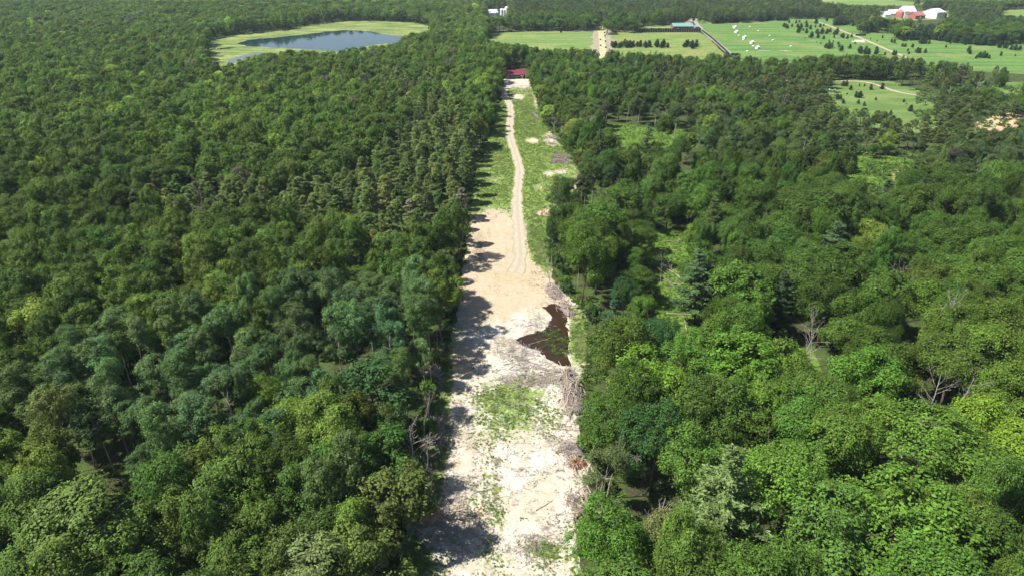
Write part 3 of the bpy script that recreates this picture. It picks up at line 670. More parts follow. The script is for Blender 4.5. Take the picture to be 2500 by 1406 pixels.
S_ = np.where(kind == 4, S_ * .9, S_)
sm = (RNG.random(len(x)) < .18); S_ = np.where(sm, S_ * .72, S_); W_ = np.where(sm, W_ * .75, W_)
# keep-out
ok = ~in_clear(x, y, 1.2)
ok &= ~((fbm(x / 9, y / 9, 60) > .61) & (side > 0) & (y < 450)) & ~((fbm(x / 8, y / 8, 61) > .70) & (side < 0) & (y < 450))
for nm, pw in BW.items():
    ok &= ~inside(pw, x, y) | (RNG.random(len(x)) < .06)
# thin zones: orange sand lot & trunks standing open
thin = blob(2420, 330, 110, 45) + blob(1560, 325, 120, 22) * .7
ok &= ~(RNG.random(len(x)) < thin * .75)
ok &= ~((blob(1960, 930, 40, 60) + blob(1830, 820, 26, 30) + blob(1640, 1260, 30, 60) + blob(2080, 950, 22, 50)) > .55)
hh = np.array([17, 18, 15.5, 14.5, 20, 6.5])[kind] * S_; RR = np.array([5.1, 3., 4.2, 2.7, 4, 2.7])[kind] * W_
for nm, pl in VIS.items():
    pl = np.array(pl, float); wob = 0 if nm in ('shed', 'barnroof', 'farm', 'silos', 'drive', 'lane', 'clr') else 1
    ok &= ~inside(pl, U, V_) | ((nm == 'sandlot') & (kind == 3) & (rr < .22))
    for hf, wf in ((1.0, .0), (.85, .55), (.85, -.55), (.6, .85), (.6, -.85), (.6, 0), (.3, 0)):
        if nm == 'cut' and abs(wf) > .5: wf = wf * .75
        if nm == 'clr' and (hf > .9 or hf < .35): continue
        if nm == 'clr': wf = wf * .8
        if nm == 'sandlot' : continue
        uu, vv, _ = P(x + wf * RR, y, hh * hf); ok &= ~inside(pl, uu + wob * 10 * (rr - .5), vv + wob * 3.2 * (rr2 - .5))
x, y, kind, S_, W_, side, U, V_, D, n_big, n_med, rr, rr2, hh, RR = [a[ok] for a in (x, y, kind, S_, W_, side, U, V_, D, n_big, n_med, rr, rr2, hh, RR)]

# named trees placed by hand: photo base px, kind, height, crown radius, tint, trunk note
HAND = [   # photo px of the tree top, kind, height, crown radius, tint, label
 (1787, 1105, 'white_pine', 22, 6.0, (.15, .22, .07), "tall pale green white pine near the bottom edge, its layered plumes standing out"),
 (1720, 615, 'white_pine', 20, 5.6, (.085, .15, .055), "blue green white pine leaning over the log strewn glade"),
 (1805, 668, 'maple_tree', 19, 8.2, (.10, .19, .03), "huge bright maple right of the blue green white pine"),
 (1500, 735, 'white_pine', 15, 3.8, (.055, .11, .05), "dark blue green pine right of the brown pond"),
 (1532, 690, 'maple_tree', 12, 3.8, (.045, .10, .03), "dark upright tree left of the log strewn glade"),
 (1535, 775, 'maple_tree', 12, 4.4, (.05, .12, .03), "dark green tree just left of the dark dome shaped maple"),
 (1858, 795, 'white_pine', 9, 2.8, (.12, .22, .045), "small starry young pine standing in a dark gap"),
 (2050, 545, 'white_pine', 20, 6.5, (.085, .145, .052), "spreading grey green white pine in the right half"),
 (2165, 440, 'white_pine', 18, 6.0, (.09, .15, .055), "grey green white pine below the sunny glade"),
 (2325, 345, 'white_pine', 16, 5.5, (.035, .08, .03), "very dark feathery pine beside the sunny glade"),
 (2243, 385, 'white_pine', 14, 3.0, (.075, .13, .04), "slim layered pine at the near rim of the sunny glade"),
 (1585, 870, 'maple_tree', 17, 7.2, (.16, .29, .035), "brightest yellow green maple in the lower right"),
 (1800, 838, 'maple_tree', 18, 6.8, (.12, .24, .03), "broad domed bright maple left of the leaning dead trunk"),
 (1680, 832, 'maple_tree', 16, 6.0, (.10, .21, .03), "bright maple between two broader bright maples"),
 (1597, 782, 'maple_tree', 15, 5.6, (.05, .12, .03), "dark green dome shaped maple below the log strewn glade"),
 (1895, 1098, 'maple_tree', 18, 7.0, (.14, .26, .038), "big yellow green maple right of the pale white pine"),
 (2290, 1035, 'maple_tree', 18, 8.4, (.12, .22, .032), "very broad bright maple in the lower right"),
 (2440, 1005, 'maple_tree', 17, 6.4, (.18, .29, .03), "lime green maple at the right edge"),
 (2068, 1232, 'maple_tree', 18, 7.0, (.11, .21, .038), "large round maple at the bottom edge, right half"),
 (2235, 1212, 'maple_tree', 19, 8.6, (.12, .23, .032), "large shaggy maple at the bottom edge near the right corner"),
 (2120, 860, 'maple_tree', 17, 6.6, (.11, .23, .03), "bright maple left of a deep dark gap in the right half"),
 (1610, 1010, 'maple_tree', 17, 6.0, (.055, .125, .03), "deep green maple below the brightest yellow green one"),
 (905, 898, 'oak_tree', 17, 7.2, (.06, .13, .04), "broad rich green oak just left of the clearing"),
 (735, 985, 'maple_tree', 15, 6.0, (.145, .23, .035), "yellow green maple left of the broad rich green oak"),
 (940, 1062, 'oak_tree', 14, 4.8, (.07, .16, .03), "bright green oak below the curly dead tree"),
 (950, 1155, 'oak_tree', 15, 5.6, (.11, .145, .035), "olive oak at the left rim of the clearing, bottom"),
 (190, 1218, 'aspen_tree', 18, 6.6, (.13, .20, .045), "soft yellow green crown at the lower left"),
 (60, 1195, 'maple_tree', 16, 5.6, (.11, .18, .035), "yellow green maple at the left edge, lower corner"),
 (860, 1308, 'oak_tree', 15, 5.0, (.13, .18, .04), "yellowish oak at the bottom edge left of the clearing"),
 (775, 1340, 'aspen_tree', 16, 4.4, (.16, .21, .07), "pale yellow green crown at the bottom edge"),
 (620, 918, 'maple_tree', 15, 3.6, (.13, .22, .03), "small yellow green crown amid grey green aspens"),
 (1410, 292, 'maple_tree', 13, 5.0, (.24, .30, .06), "pale yellow maple beside the brush piles, upper clearing"),
 (1375, 468, 'oak_tree', 10, 4.8, (.06, .12, .028), "round green oak jutting into the green clearing"),
 (1372, 432, 'maple_tree', 9, 4.6, (.09, .16, .04), "small soft green tree jutting into the grass"),
 (1478, 1105, 'aspen_tree', 14, 3.2, (.11, .15, .05), "thin olive tree at the clearing's right rim, bottom"),
 (1500, 1228, 'maple_tree', 16, 5.0, (.10, .21, .03), "bright maple at the bottom edge right of the clearing"),
 (1640, 1270, 'oak_tree', 13, 3.8, (.16, .18, .06), "olive yellow tree between the bare snag and the pale white pine"),
 (1348, 548, 'aspen_tree', 15, 2.2, (.045, .095, .035), "slim dark tree standing by the brush above the pond"),
 (1700, 552, 'maple_tree', 10, 3.4, (.16, .25, .03), "small yellow green maple at the top of the log strewn glade"),
 (1815, 300, 'maple_tree', 15, 5.4, (.13, .22, .035), "light green maple at the edge of the mixed woods, upper right"),
 (1720, 462, 'maple_tree', 16, 5.6, (.10, .20, .03), "bright maple in the middle of the right forest"),
]
HP = HAND
hx, hy = map(np.array, zip(*[G(h[0], h[1], h[3] * .97) for h in HP]))
keep = np.ones(len(x), bool)
assert all(np.isfinite(hx))
for a, b, h in zip(hx, hy, HP): keep &= np.hypot(x - a, y - b) > h[4] * .55 + RR * .55
x, y, kind, S_, W_, side, U, V_, D, n_big, n_med, rr, rr2, hh, RR = [a[keep] for a in (x, y, kind, S_, W_, side, U, V_, D, n_big, n_med, rr, rr2, hh, RR)]

# foliage tints by kind and place
def tints():
    T = np.zeros((len(x), 3)); r3 = RNG.random(len(x)); r4 = RNG.random(len(x))
    def mixt(a, b, t): return np.array(a)[None] * (1 - t[:, None]) + np.array(b)[None] * t[:, None]
    near = sstep(500, 1000, V_)
    mL = mixt((.035, .085, .020), (.085, .155, .028), r3); mR = mixt((.042, .095, .022), (.085, .17, .028), np.clip(.25 * r3 + .35 * near + .5 * n_big, 0, 1))
    T = np.where((kind == 0)[:, None], np.where((side < 0)[:, None], mL, mR), T)
    T = np.where((kind == 1)[:, None], np.where((side < 0)[:, None], mixt((.042, .088, .037), (.066, .122, .043), r3), mixt((.048, .092, .036), (.08, .13, .042), r3)), T)
    T = np.where((kind == 2)[:, None], mixt((.035, .080, .019), (.075, .125, .024), np.clip(.4 * r3 + .6 * n_med, 0, 1)), T)
    T = np.where((kind == 3)[:, None], mixt((.055, .098, .030), (.085, .125, .038), r3), T)
    T = np.where((kind == 4)[:, None], mixt((.038, .075, .032), (.075, .12, .045), r3), T)
    T = np.where((kind == 5)[:, None], mixt((.035, .07, .03), (.05, .09, .03), r3), T)
    yb = (r4 > .978) & (kind < 3); T = np.where(yb[:, None], np.array((.115, .19, .035)), T)
    br = (r4 < .012) & (D > 200); T = np.where(br[:, None], np.array((.088, .10, .075)), T)
    ru = (r4 > .9975) & (kind == 3) & (np.abs(x) > 45); T = np.where(ru[:, None], np.array((.17, .10, .05)), T)
    # olive corner lower left
    ol = np.clip(blob2(150, 1250, 160, 120) + .7 * blob2(520, 1330, 200, 40), 0, 1) * (r4 > .35) * (kind < 3); T = T * (1 - .6 * ol[:, None]) + np.array((.085, .105, .02)) * .6 * ol[:, None]
    lime = np.clip(blob2(2300, 1200, 260, 200) * .7 + blob2(1600, 1000, 120, 60), 0, 1) * (kind == 0); T = T * (1 - .4 * lime[:, None]) + np.array((.14, .23, .03)) * .4 * lime[:, None]
    # upper left & far: darker cooler
    T = T * (1 + .30 * sstep(180, 420, y)[:, None] + .12 * (side < 0)[:, None]) * (1 + .5 * (fbm(x / 35, y / 35, 71) - .5))[:, None]
    T = T * np.exp(RNG.normal(size=(len(x), 1)) * .16) * np.exp(RNG.normal(size=(len(x), 3)) * np.array((.07, .03, .07)))
    T = T * np.array((1.13, 1.0, .88)) * np.where(side < 0, 1.42, 1.16)[:, None]
    return T
def blob2(cu, cv, ru, rv): return np.exp(-(((U - cu) / ru) ** 2 + ((V_ - cv) / rv) ** 2))
T = tints()

# extra scattered field pines (dense clumps)
CL = [[(2180, 84), (2260, 76), (2300, 74), (2380, 84), (2440, 100), (2425, 114), (2370, 112), (2270, 98), (2200, 102)], [(1742, 57), (1760, 46), (1830, 44), (1832, 52), (1790, 57)], [(1852, 50), (1884, 47), (1886, 52), (1854, 54)], [(1896, 50), (1920, 47), (1922, 52), (1898, 53)],
      [(1493, 113), (1550, 112), (1640, 114), (1640, 119), (1550, 118), (1493, 119)], [(1668, 113), (1700, 112), (1702, 120), (1668, 120)], [(2035, 56), (2066, 52), (2068, 62), (2036, 64)], [(2090, 62), (2130, 70), (2140, 82), (2100, 74)]]
ex = []
for pl in CL:
    W = polyW(pl); lo = W.min(0); hi = W.max(0)
    a, b = grid(6.6, lo[0] - 3, hi[0] + 3, lo[1] - 3, hi[1] + 3, RNG, .3)
    k = inside(W, a, b); ex.append(np.stack([a[k], b[k]], 1))
ex = np.vstack(ex)

# dead bare trees: base px, height, radius, lean, label
DEAD = [(1578, 1358, 12.5, .2, (.08, 0), "bleached bare snag rising from a dark gap, lower right"),
 (1015, 1205, 15, .26, (-.03, 0), "tall bare dead tree with curly limbs at the clearing's left rim"),
 (1040, 1165, 11, .14, (.12, 0), "thin grey snag just behind the curly limbed dead tree"),
 (985, 800, 13, .2, (0, 0), "grey leafless tree left of the sandy clearing, level with the pond"),
 (737, 690, 12, .17, (0, 0), "pinkish grey leafless crown among the dark left forest"),
 (2195, 790, 15, .22, (0, 0), "spreading grey leafless crown in the right half"),
 (1990, 800, 10, .18, (-.1, 0), "twisted white bare branches over a dark gap"),
 (1920, 960, 15, .24, (.30, .1), "white dead trunk leaning over the small grassy gap"),
 (2225, 1080, 15, .2, (0, 0), "leafless grey tree above the broad bright maple"),
 (2320, 1075, 15, .2, (.1, 0), "second leafless grey tree right of the first above the broad maple"),
 (2470, 1250, 15, .24, (.12, 0), "forked white dead tree at the right edge, lower corner"),
 (1480, 1215, 13, .16, (.06, 0), "thin bare tree standing in the brush on the clearing's right rim"),
 (1455, 1240, 11, .12, (.1, 0), "slender bare pole tree left of the thin bare tree"),
 (1345, 705, 11, .12, (.02, 0), "bare dark pole tree over the brush above the pond"),
 (2465, 425, 13, .3, (.25, 0), "white leaning birch skeleton at the right edge, upper half"),
 (1910, 395, 12, .2, (.15, 0), "pale forked dead tree behind the dark maples"),
 (2010, 420, 9, .15, (.3, 0), "grey fallen looking snag left of the sunny glade"),
 (1860, 610, 12, .18, (0, 0), "blue grey bare crown between two dark maples"),
 (1630, 740, 12, .12, (.05, 0), "black bare pole tree at the left rim of the log strewn glade"),
 (1612, 700, 10, .1, (-.05, 0), "second thin bare pole beside the black pole tree"),
 (1975, 900, 14, .14, (.02, 0), "bare pale stem right of the leaning dead trunk"),
 (1352, 345, 13, .16, (.02, 0), "lone bare trunk beside the upper brush piles"),
 (950, 245, 9, .16, (0, 0), "grey bare crown among upper left pines"), (640, 232, 9, .16, (0, 0), "grey bare crown left of the lake's near shore woods"),
 (560, 210, 9, .16, (0, 0), "small grey bare crown in the upper left woods"), (1500, 500, 11, .16, (0, 0), "grey bare branches right of the round green oak")]
dx_, dy_ = G([d[0] for d in DEAD], [d[1] for d in DEAD])
keep = np.ones(len(x), bool)
for a, b in zip(dx_, dy_): keep &= np.hypot(x - a, (y - b) * .6) > 1.5 + RR * .55
for a, b in zip(dx_[:14], dy_[:14]):      # nothing tall right in front of the nearest snags
    keep &= ~((np.abs(x - a) < 1.5 + RR * .45) & (y < b) & (y > b - 6))
x, y, kind, S_, W_, side, U, V_, D, hh, RR, T = [a[keep] for a in (x, y, kind, S_, W_, side, U, V_, D, hh, RR, T)]

# choose the individuals: the 300 of each kind that show largest
rr_d = RNG.random(len(x))
fr = (U > -40) & (U < 2540) & (P(x, y, hh)[1] < 1406) & (V_ > -10)
ind = np.zeros(len(x), bool)
for k in range(5):
    idx = np.where((kind == k) & fr)[0]; sc = RR[idx] / D[idx]
    n = {0: 288, 1: 298, 2: 292, 3: 300, 4: 200}[k]
    ind[idx[np.argsort(-sc)[:n]]] = True

ROWS = [(1290, "bottom edge"), (1180, "bulldozed sand"), (1040, "green regrowth"), (930, "long brush pile"), (800, "brown pond"), (680, "sand flat"), (590, "track end"), (500, "round oak"), (420, "root heap"), (350, "stick heaps"), (270, "track bend"), (205, "red shed"), (150, "woods behind shed"), (-1e9, "distant fields")]
ORD = ["first", "second", "third", "fourth", "fifth", "sixth", "seventh", "eighth", "ninth", "tenth", "eleventh", "twelfth", "thirteenth", "fourteenth", "fifteenth", "sixteenth", "seventeenth", "eighteenth", "nineteenth", "twentieth"]
TENS = {2: "twenty", 3: "thirty", 4: "forty", 5: "fifty", 6: "sixty", 7: "seventy", 8: "eighty", 9: "ninety"}
def ordn(i):
    if i < 20: return ORD[i]
    t, u = divmod(i + 1, 10)
    if t > 9: return str(i + 1) + "th"
    return (TENS[t][:-1] + "ieth") if u == 0 else TENS[t] + "-" + ORD[u - 1]
CN = {0: "maple", 1: "aspen", 2: "oak", 3: "scrub pine", 4: "white pine", 5: "young pine"}
def tone(c):
    r, g, b = c
    if r > .13 and g < .15: return "rusty brown" if r > .25 else "brownish"
    if g > .2: return "yellow green"
    if r > g * .72: return "olive"
    if g > .14: return "bright green"
    if b > g * .42: return "grey green"
    return "dark green" if g < .1 else "mid green"
def add_tree(name, pr, loc, sx, sz, rot, tint, label, cat, group=None):
    e = link(name, None, None, loc, label=label, cat=cat, group=group)
    e.rotation_euler = (float(RNG.normal()) * .035, float(RNG.normal()) * .035, rot); q_ = float(RNG.uniform(.9, 1.1)); e.scale = (sx * q_, sx / q_, sz); e.empty_display_size = .5
    t = link("trunk", pr['trunk'], e); c = link("crown", pr['crown'], e, color=tint)
    return e
used = {}
row_of = np.array([next(i for i, r in enumerate(ROWS) if v > r[0]) for v in V_])
cl, cr = clear_x(y); dist = np.where(side < 0, cl - x, x - cr)
for k in range(5):
    for sd_ in (-1, 1):
        for rw in range(len(ROWS)):
            idx = np.where(ind & (kind == k) & (side == sd_) & (row_of == rw))[0]
            for i, j in enumerate(idx[np.argsort(dist[idx])]):
                lab = f"{tone(T[j])} {CN[k]}, {ordn(i)} {CN[k]} {'left' if sd_ < 0 else 'right'} of clearing, level with {ROWS[rw][1]}"
                pr = PROTO[KN[k]][0][int(RNG.integers(len(PROTO[KN[k]][0])))]
                add_tree(KN[k], pr, (x[j], y[j], 0), W_[j] * (1.0), S_[j], float(RNG.uniform(0, 6.28)), T[j], lab, "tree", f"{CN[k]}s of the surrounding forest")
for a, b, h in zip(hx, hy, HP):
    pr = PROTO[h[2]][0][int(RNG.integers(len(PROTO[h[2]][0])))]
    add_tree(h[2], pr, (a, b, 0), h[4] / pr['R'], h[3] / pr['H'], float(RNG.uniform(0, 6.28)), h[5], h[6], "tree")
for (u, v, ht, r0, lean, lab), a, b, i in zip(DEAD, dx_, dy_, range(99)):
    r = np.random.default_rng(900 + i); mbd = dead_tree_mb(r, ht, r0, lv=3 if v > 500 else 2, lean=lean, nb=8)
    mbd.obj("dead_tree", M_DEAD, loc=(a, b, zclear(a, b)), label=lab, cat="dead tree")
DP = [dead_tree_mb(np.random.default_rng(40 + i), 12.5, .17, lv=2 if i % 2 else 3, nb=9).mesh("bare_tree", M_DEAD) for i in range(5)]
cand = np.where((y > 120) & (y < 520) & fr & ((kind == 3) | (rr_d < .25)))[0]
cand = RNG.permutation(cand)[:56]; cand = cand[np.lexsort((U[cand], side[cand]))]
cnt = {-1: 0, 1: 0}
for q in cand:
    sd_ = int(side[q]); o = link("dead_tree", DP[int(RNG.integers(5))], None, (x[q] + 2.6, y[q] - 1.5, 0), label=f"bare grey crown in {'left' if sd_ < 0 else 'right'} forest canopy, {ordn(cnt[sd_])} from left", cat="dead tree", group="bare grey crowns in the canopy")
    cnt[sd_] += 1; k_ = hh[q] / 12.5 * float(RNG.uniform(1.0, 1.15)); o.scale = (k_, k_, k_); o.rotation_euler = (0, 0, float(RNG.uniform(0, 6)))
POLES = {-1: [(1052, 1260), (1040, 1110), (1046, 1010), (1056, 950), (1068, 890), (1078, 830), (1098, 740), (1120, 640), (1142, 470), (1152, 430), (1166, 395)], 1: [(1448, 1290), (1452, 1180), (1440, 1130), (1412, 700), (1365, 660), (1350, 600), (1372, 340), (1390, 350), (1560, 305), (1600, 312), (1530, 300), (1640, 325)]}
for sd_, pl in POLES.items():
    for i, (u, v) in enumerate(pl):
        a, b = map(float, G(u, v)); r = np.random.default_rng(1200 + i + 50 * sd_); o = dead_tree_mb(r, r.uniform(9, 14), r.uniform(.10, .15), spread=.4, lv=2, lean=(r.normal() * .06, 0), nb=6).obj("dead_tree", M_DEAD if i % 3 else M_PALE, loc=(a, b, zclear(a, b)), label=f"thin bare pole tree on the clearing's {'left' if sd_ < 0 else 'right'} rim, {ordn(i)} from the bottom", cat="dead tree", group="thin bare poles along the clearing rims")
# saplings and brushy edge bushes along the clearing
BUSH = []
r = np.random.default_rng(55)
bushp = crown_broad(np.random.default_rng(77), 3.2, 1.9, .3, nl=7, ncl=60, per=30, leaf=.3, irregular=.3)
bush_me = mesh_np("bush_crown", *bushp, M_LEAF)
bush_tr = trunk(np.random.default_rng(3), 3, .06, 3, .5, 1.2).mesh("bush_stem", M_BARK)
edge_b = {-1: [], 1: []}
for sd_ in (-1, 1):
    for yy in np.arange(78, 520, 5.5):
        yy = yy + r.uniform(-2, 2); l_, r_ = clear_x(yy)
        if r.random() < .45: edge_b[sd_].append(((l_ - r.uniform(.2, 3)) if sd_ < 0 else (r_ + r.uniform(.2, 3)), yy, r.uniform(.5, 1.25)))
for sd_ in (-1, 1):
    for i, (a, b, s) in enumerate(edge_b[sd_]):
        if abs(a) > 100: continue
        e = link("bush", None, None, (a, b, 0), label=f"leafy bush on the clearing's {'left' if sd_ < 0 else 'right'} rim, {ordn(i)} bush up from the bottom edge", cat="bush", group="bushes along the clearing rims")
        e.scale = (s, s, s * r.uniform(.8, 1.5)); e.rotation_euler = (0, 0, r.uniform(0, 6))
        tn = [(.10, .19, .03), (.05, .11, .03), (.12, .15, .04)][int(r.integers(3))]
        link("stem", bush_tr, e); link("foliage", bush_me, e, color=tn)

# ------------------------------------------------------------------ instanced stuff
def gn_scatter(name, protos, X, Y, Z, idx, rot, scl, tint, label, cat, kind="stuff", tilt=.04):
    pc = bpy.data.collections.new(name + "_models")
    for i, m_ in enumerate(protos):
        o = bpy.data.objects.new(f"{name}_model_{i:02d}", m_); pc.objects.link(o)
    n = len(X); me = bpy.data.meshes.new(name); me.vertices.add(n)
    me.vertices.foreach_set("co", np.stack([X, Y, Z], 1).astype(np.float32).ravel())
    a = me.attributes.new("idx", 'INT', 'POINT'); a.data.foreach_set("value", idx.astype(np.int32))
    a = me.attributes.new("rotz", 'FLOAT_VECTOR', 'POINT'); a.data.foreach_set("vector", np.stack([RNG.normal(size=n) * tilt, RNG.normal(size=n) * tilt, rot], 1).astype(np.float32).ravel())
    a = me.attributes.new("scl", 'FLOAT_VECTOR', 'POINT'); a.data.foreach_set("vector", scl.astype(np.float32).ravel())
    a = me.attributes.new("tint", 'FLOAT_COLOR', 'POINT'); a.data.foreach_set("color", np.concatenate([tint, np.ones((n, 1))], 1).astype(np.float32).ravel())
    o = link(name, me, kind=kind, label=label, cat=cat)
    ng = bpy.data.node_groups.new(name + "_scatter", 'GeometryNodeTree')
    ng.interface.new_socket("Geometry", in_out='INPUT', socket_type='NodeSocketGeometry'); ng.interface.new_socket("Geometry", in_out='OUTPUT', socket_type='NodeSocketGeometry')
    gi = ng.nodes.new("NodeGroupInput"); go = ng.nodes.new("NodeGroupOutput")
    m2p = ng.nodes.new("GeometryNodeMeshToPoints")
    ci = ng.nodes.new("GeometryNodeCollectionInfo"); ci.inputs[0].default_value = pc; ci.inputs['Separate Children'].default_value = True; ci.inputs['Reset Children'].default_value = True
    ip = ng.nodes.new("GeometryNodeInstanceOnPoints"); ip.inputs['Pick Instance'].default_value = True
    def attr(nm, dt):
        q = ng.nodes.new("GeometryNodeInputNamedAttribute"); q.data_type = dt; q.inputs['Name'].default_value = nm
        return q.outputs[0]
    L = ng.links.new
    L(gi.outputs[0], m2p.inputs[0]); L(m2p.outputs[0], ip.inputs['Points']); L(ci.outputs[0], ip.inputs['Instance'])
    L(attr("idx", 'INT'), ip.inputs['Instance Index'])
    L(attr("rotz", 'FLOAT_VECTOR'), ip.inputs['Rotation']); L(attr("scl", 'FLOAT_VECTOR'), ip.inputs['Scale'])
    L(ip.outputs[0], go.inputs[0])
    md = o.modifiers.new("scatter", 'NODES'); md.node_group = ng
    return o
rest = ~ind
LBL = {0: ("maple_forest", "rounded green maples merging into unbroken forest behind the nearest trees"), 1: ("aspen_forest", "grey green slim aspens massed in the farther forest"), 2: ("oak_forest", "lumpy dark oak canopy covering the left and far forest"), 3: ("pine_forest", "olive brown scrub pines massed in the forest belts"), 4: ("white_pine_forest", "dark pointed conifers mixed through the distant woods")}
for k in range(5):
    j = np.where(rest & (kind == k))[0]
    if not len(j): continue
    dd = D[j]; lod = np.where(dd < 230, 0, np.where(dd < 760, 1, 2))
    n0, n1, n2 = (len(PROTO[KN[k]][q]) for q in range(3))
    protos = [p['joined'] for q in range(3) for p in PROTO[KN[k]][q]]
    rn = RNG.integers(0, 1000, len(j))
    idx = np.where(lod == 0, rn % n0, np.where(lod == 1, n0 + rn % n1, n0 + n1 + rn % n2))
    gn_scatter(LBL[k][0], protos, x[j], y[j], 0 * x[j], idx, RNG.uniform(0, 6.28, len(j)), np.stack([W_[j] * RNG.uniform(.88, 1.12, len(j)), W_[j] * RNG.uniform(.88, 1.12, len(j)), S_[j]], 1), T[j], LBL[k][1], "forest")
print("trees", len(x), "individual", ind.sum(), "rest", rest.sum(), np.bincount(kind))

# weeds and ferns
def weed_mesh(seed, n, w_, h_, s):
    r = np.random.default_rng(seed); p = np.stack([r.normal(size=n) * w_ * .4, r.normal(size=n) * w_ * .4, np.abs(r.normal(size=n)) * h_ * .5], 1)
    d = unit(p * np.array([1, 1, .3]) + r.normal(size=(n, 3)) * .3 + np.array([0, 0, .25])); nr = unit(np.array([0, 0, 1.]) + r.normal(size=(n, 3)) * .45)
    q = s * r.uniform(.6, 1.4, n); V, F = leaf_quads(p, nr, d, q * 1.3, q * .6); return mesh_np("weed", V, F, M_WEED)
WE = [weed_mesh(i, 46, .55, .38, .22) for i in range(4)]
NW = 34000
wi = RNG.integers(0, len(cx), NW * 5); gw = blobs(cu_, cv_, GREEN, .3)
pw_ = sstep(.12, .95, gw[wi] + 1.5 * (fbm(cx[wi] / 2.0, cy[wi] / 2.6, 77) - .5)) * (pd[wi] > .2) * (td[wi] > .2) * (.15 + .85 * (hz[wi] > .05))
# area correction is built in: grid rows are denser near the camera
wk = wi[RNG.random(len(wi)) < pw_][:NW]; n = len(wk)
wx = cx[wk] + RNG.normal(size=n) * .35; wy = cy[wk] + RNG.normal(size=n) * .35
rt = RNG.random(n)[:, None]; wt = np.array((.13, .22, .045)) * (1 - rt) + np.array((.25, .32, .11)) * rt
dry = (fbm(wx / 6, wy / 6, 19) > .55)[:, None]; wt = np.where(dry, wt * .6 + np.array((.30, .29, .13)) * .4, wt)
sc = RNG.uniform(.35, 1.0, n) * (.25 + .7 * gw[wk]); gn_scatter("weeds", WE, wx, wy, hz[wk], RNG.integers(0, 4, n), RNG.uniform(0, 6.28, n), np.stack([sc, sc, sc], 1), wt, "green weeds and ferns regrowing over the clearing", "weeds")
# undergrowth of the open glades
gx, gy, gs, gt_ = [], [], [], []
for pl, dens, tn in (([(1580, 580), (1640, 550), (1710, 560), (1700, 620), (1680, 690), (1715, 780), (1700, 880), (1630, 870), (1595, 740), (1575, 650)], 1.1, (.13, .24, .035)), ([(2050, 385), (2180, 380), (2280, 400), (2270, 460), (2150, 500), (2060, 480)], 1.6, (.14, .25, .035)), ([(1890, 850), (1970, 850), (2020, 950), (2010, 1060), (1930, 1010), (1895, 930)], 1.0, (.14, .22, .04)), ([(1300, 345), (1450, 300), (1700, 320), (1700, 360), (1480, 365), (1340, 380)], 2.0, (.12, .22, .04))):
    W = polyW(pl); lo, hi = W.min(0), W.max(0); a, b = grid(dens, lo[0], hi[0], lo[1], hi[1], RNG, .5); k = inside(W, a, b)
    gx.append(a[k]); gy.append(b[k]); gs.append(RNG.uniform(.45, 1.2, k.sum()) * (.6 + .4 * dens)); gt_.append(np.array(tn)[None] * RNG.uniform(.6, 1.25, (k.sum(), 1)))
ry = RNG.uniform(66, 520, 5200) ** 1.0; lq, rq = clear_x(ry); sdq = np.where(RNG.random(5200) < .5, -1, 1); oq = np.abs(RNG.normal(size=5200)) * 4.5 - .8
rx = np.where(sdq < 0, lq - oq, rq + oq); kq = fbm(rx / 5, ry / 5, 91) > .42; rx, ry = rx[kq], ry[kq]
gx.append(rx); gy.append(ry); gs.append(RNG.uniform(.7, 2.0, len(rx))); gt_.append(np.array((.11, .19, .035))[None] * RNG.uniform(.5, 1.35, (len(rx), 1)) * np.array((1, 1, 1)))
for pl in ([(2240, 195), (2560, 215), (2560, 400), (2250, 380), (2230, 300)], [(1860, 225), (2060, 235), (2080, 330), (1900, 330)], [(2030, 360), (2300, 360), (2320, 480), (2050, 500)]):
    W = polyW(pl); lo, hi = W.min(0), W.max(0); a, b = grid(3.0, lo[0], hi[0], lo[1], hi[1], RNG, .5); k = inside(W, a, b) & (fbm(a / 9, b / 9, 44) > .45)
    gx.append(a[k]); gy.append(b[k]); gs.append(RNG.uniform(1.4, 4.0, k.sum())); gt_.append(np.array((.10, .17, .045))[None] * RNG.uniform(.5, 1.3, (k.sum(), 1)))
gx, gy, gs, gt_ = np.concatenate(gx), np.concatenate(gy), np.concatenate(gs), np.vstack(gt_)
gn_scatter("undergrowth", WE, gx, gy, 0 * gx + .04, RNG.integers(0, 4, len(gx)), RNG.uniform(0, 6.28, len(gx)), np.stack([gs, gs, gs], 1), gt_, "green undergrowth filling the sunny glades and the clearing's rims", "undergrowth")
# plants standing in the pond
W = polyW([(1300, 812), (1345, 800), (1385, 812), (1392, 850), (1380, 876), (1345, 862), (1320, 848), (1305, 830)]); lo, hi = W.min(0), W.max(0); a, b = grid(.75, lo[0], hi[0], lo[1], hi[1], RNG, .5); k = inside(W, a, b) & (RNG.random(len(a)) < .34); a, b = a[k], b[k]; n = len(a)
sc = RNG.uniform(.6, 1.5, n); gn_scatter("pond_plants", WE, a, b, 0 * a + .09, RNG.integers(0, 4, n), RNG.uniform(0, 6, n), np.stack([sc, sc, sc * .6], 1), np.tile((.09, .14, .035), (n, 1)) * RNG.uniform(.5, 1.6, (n, 1)), "low plants and floating leaves standing in the brown pond", "water plants")

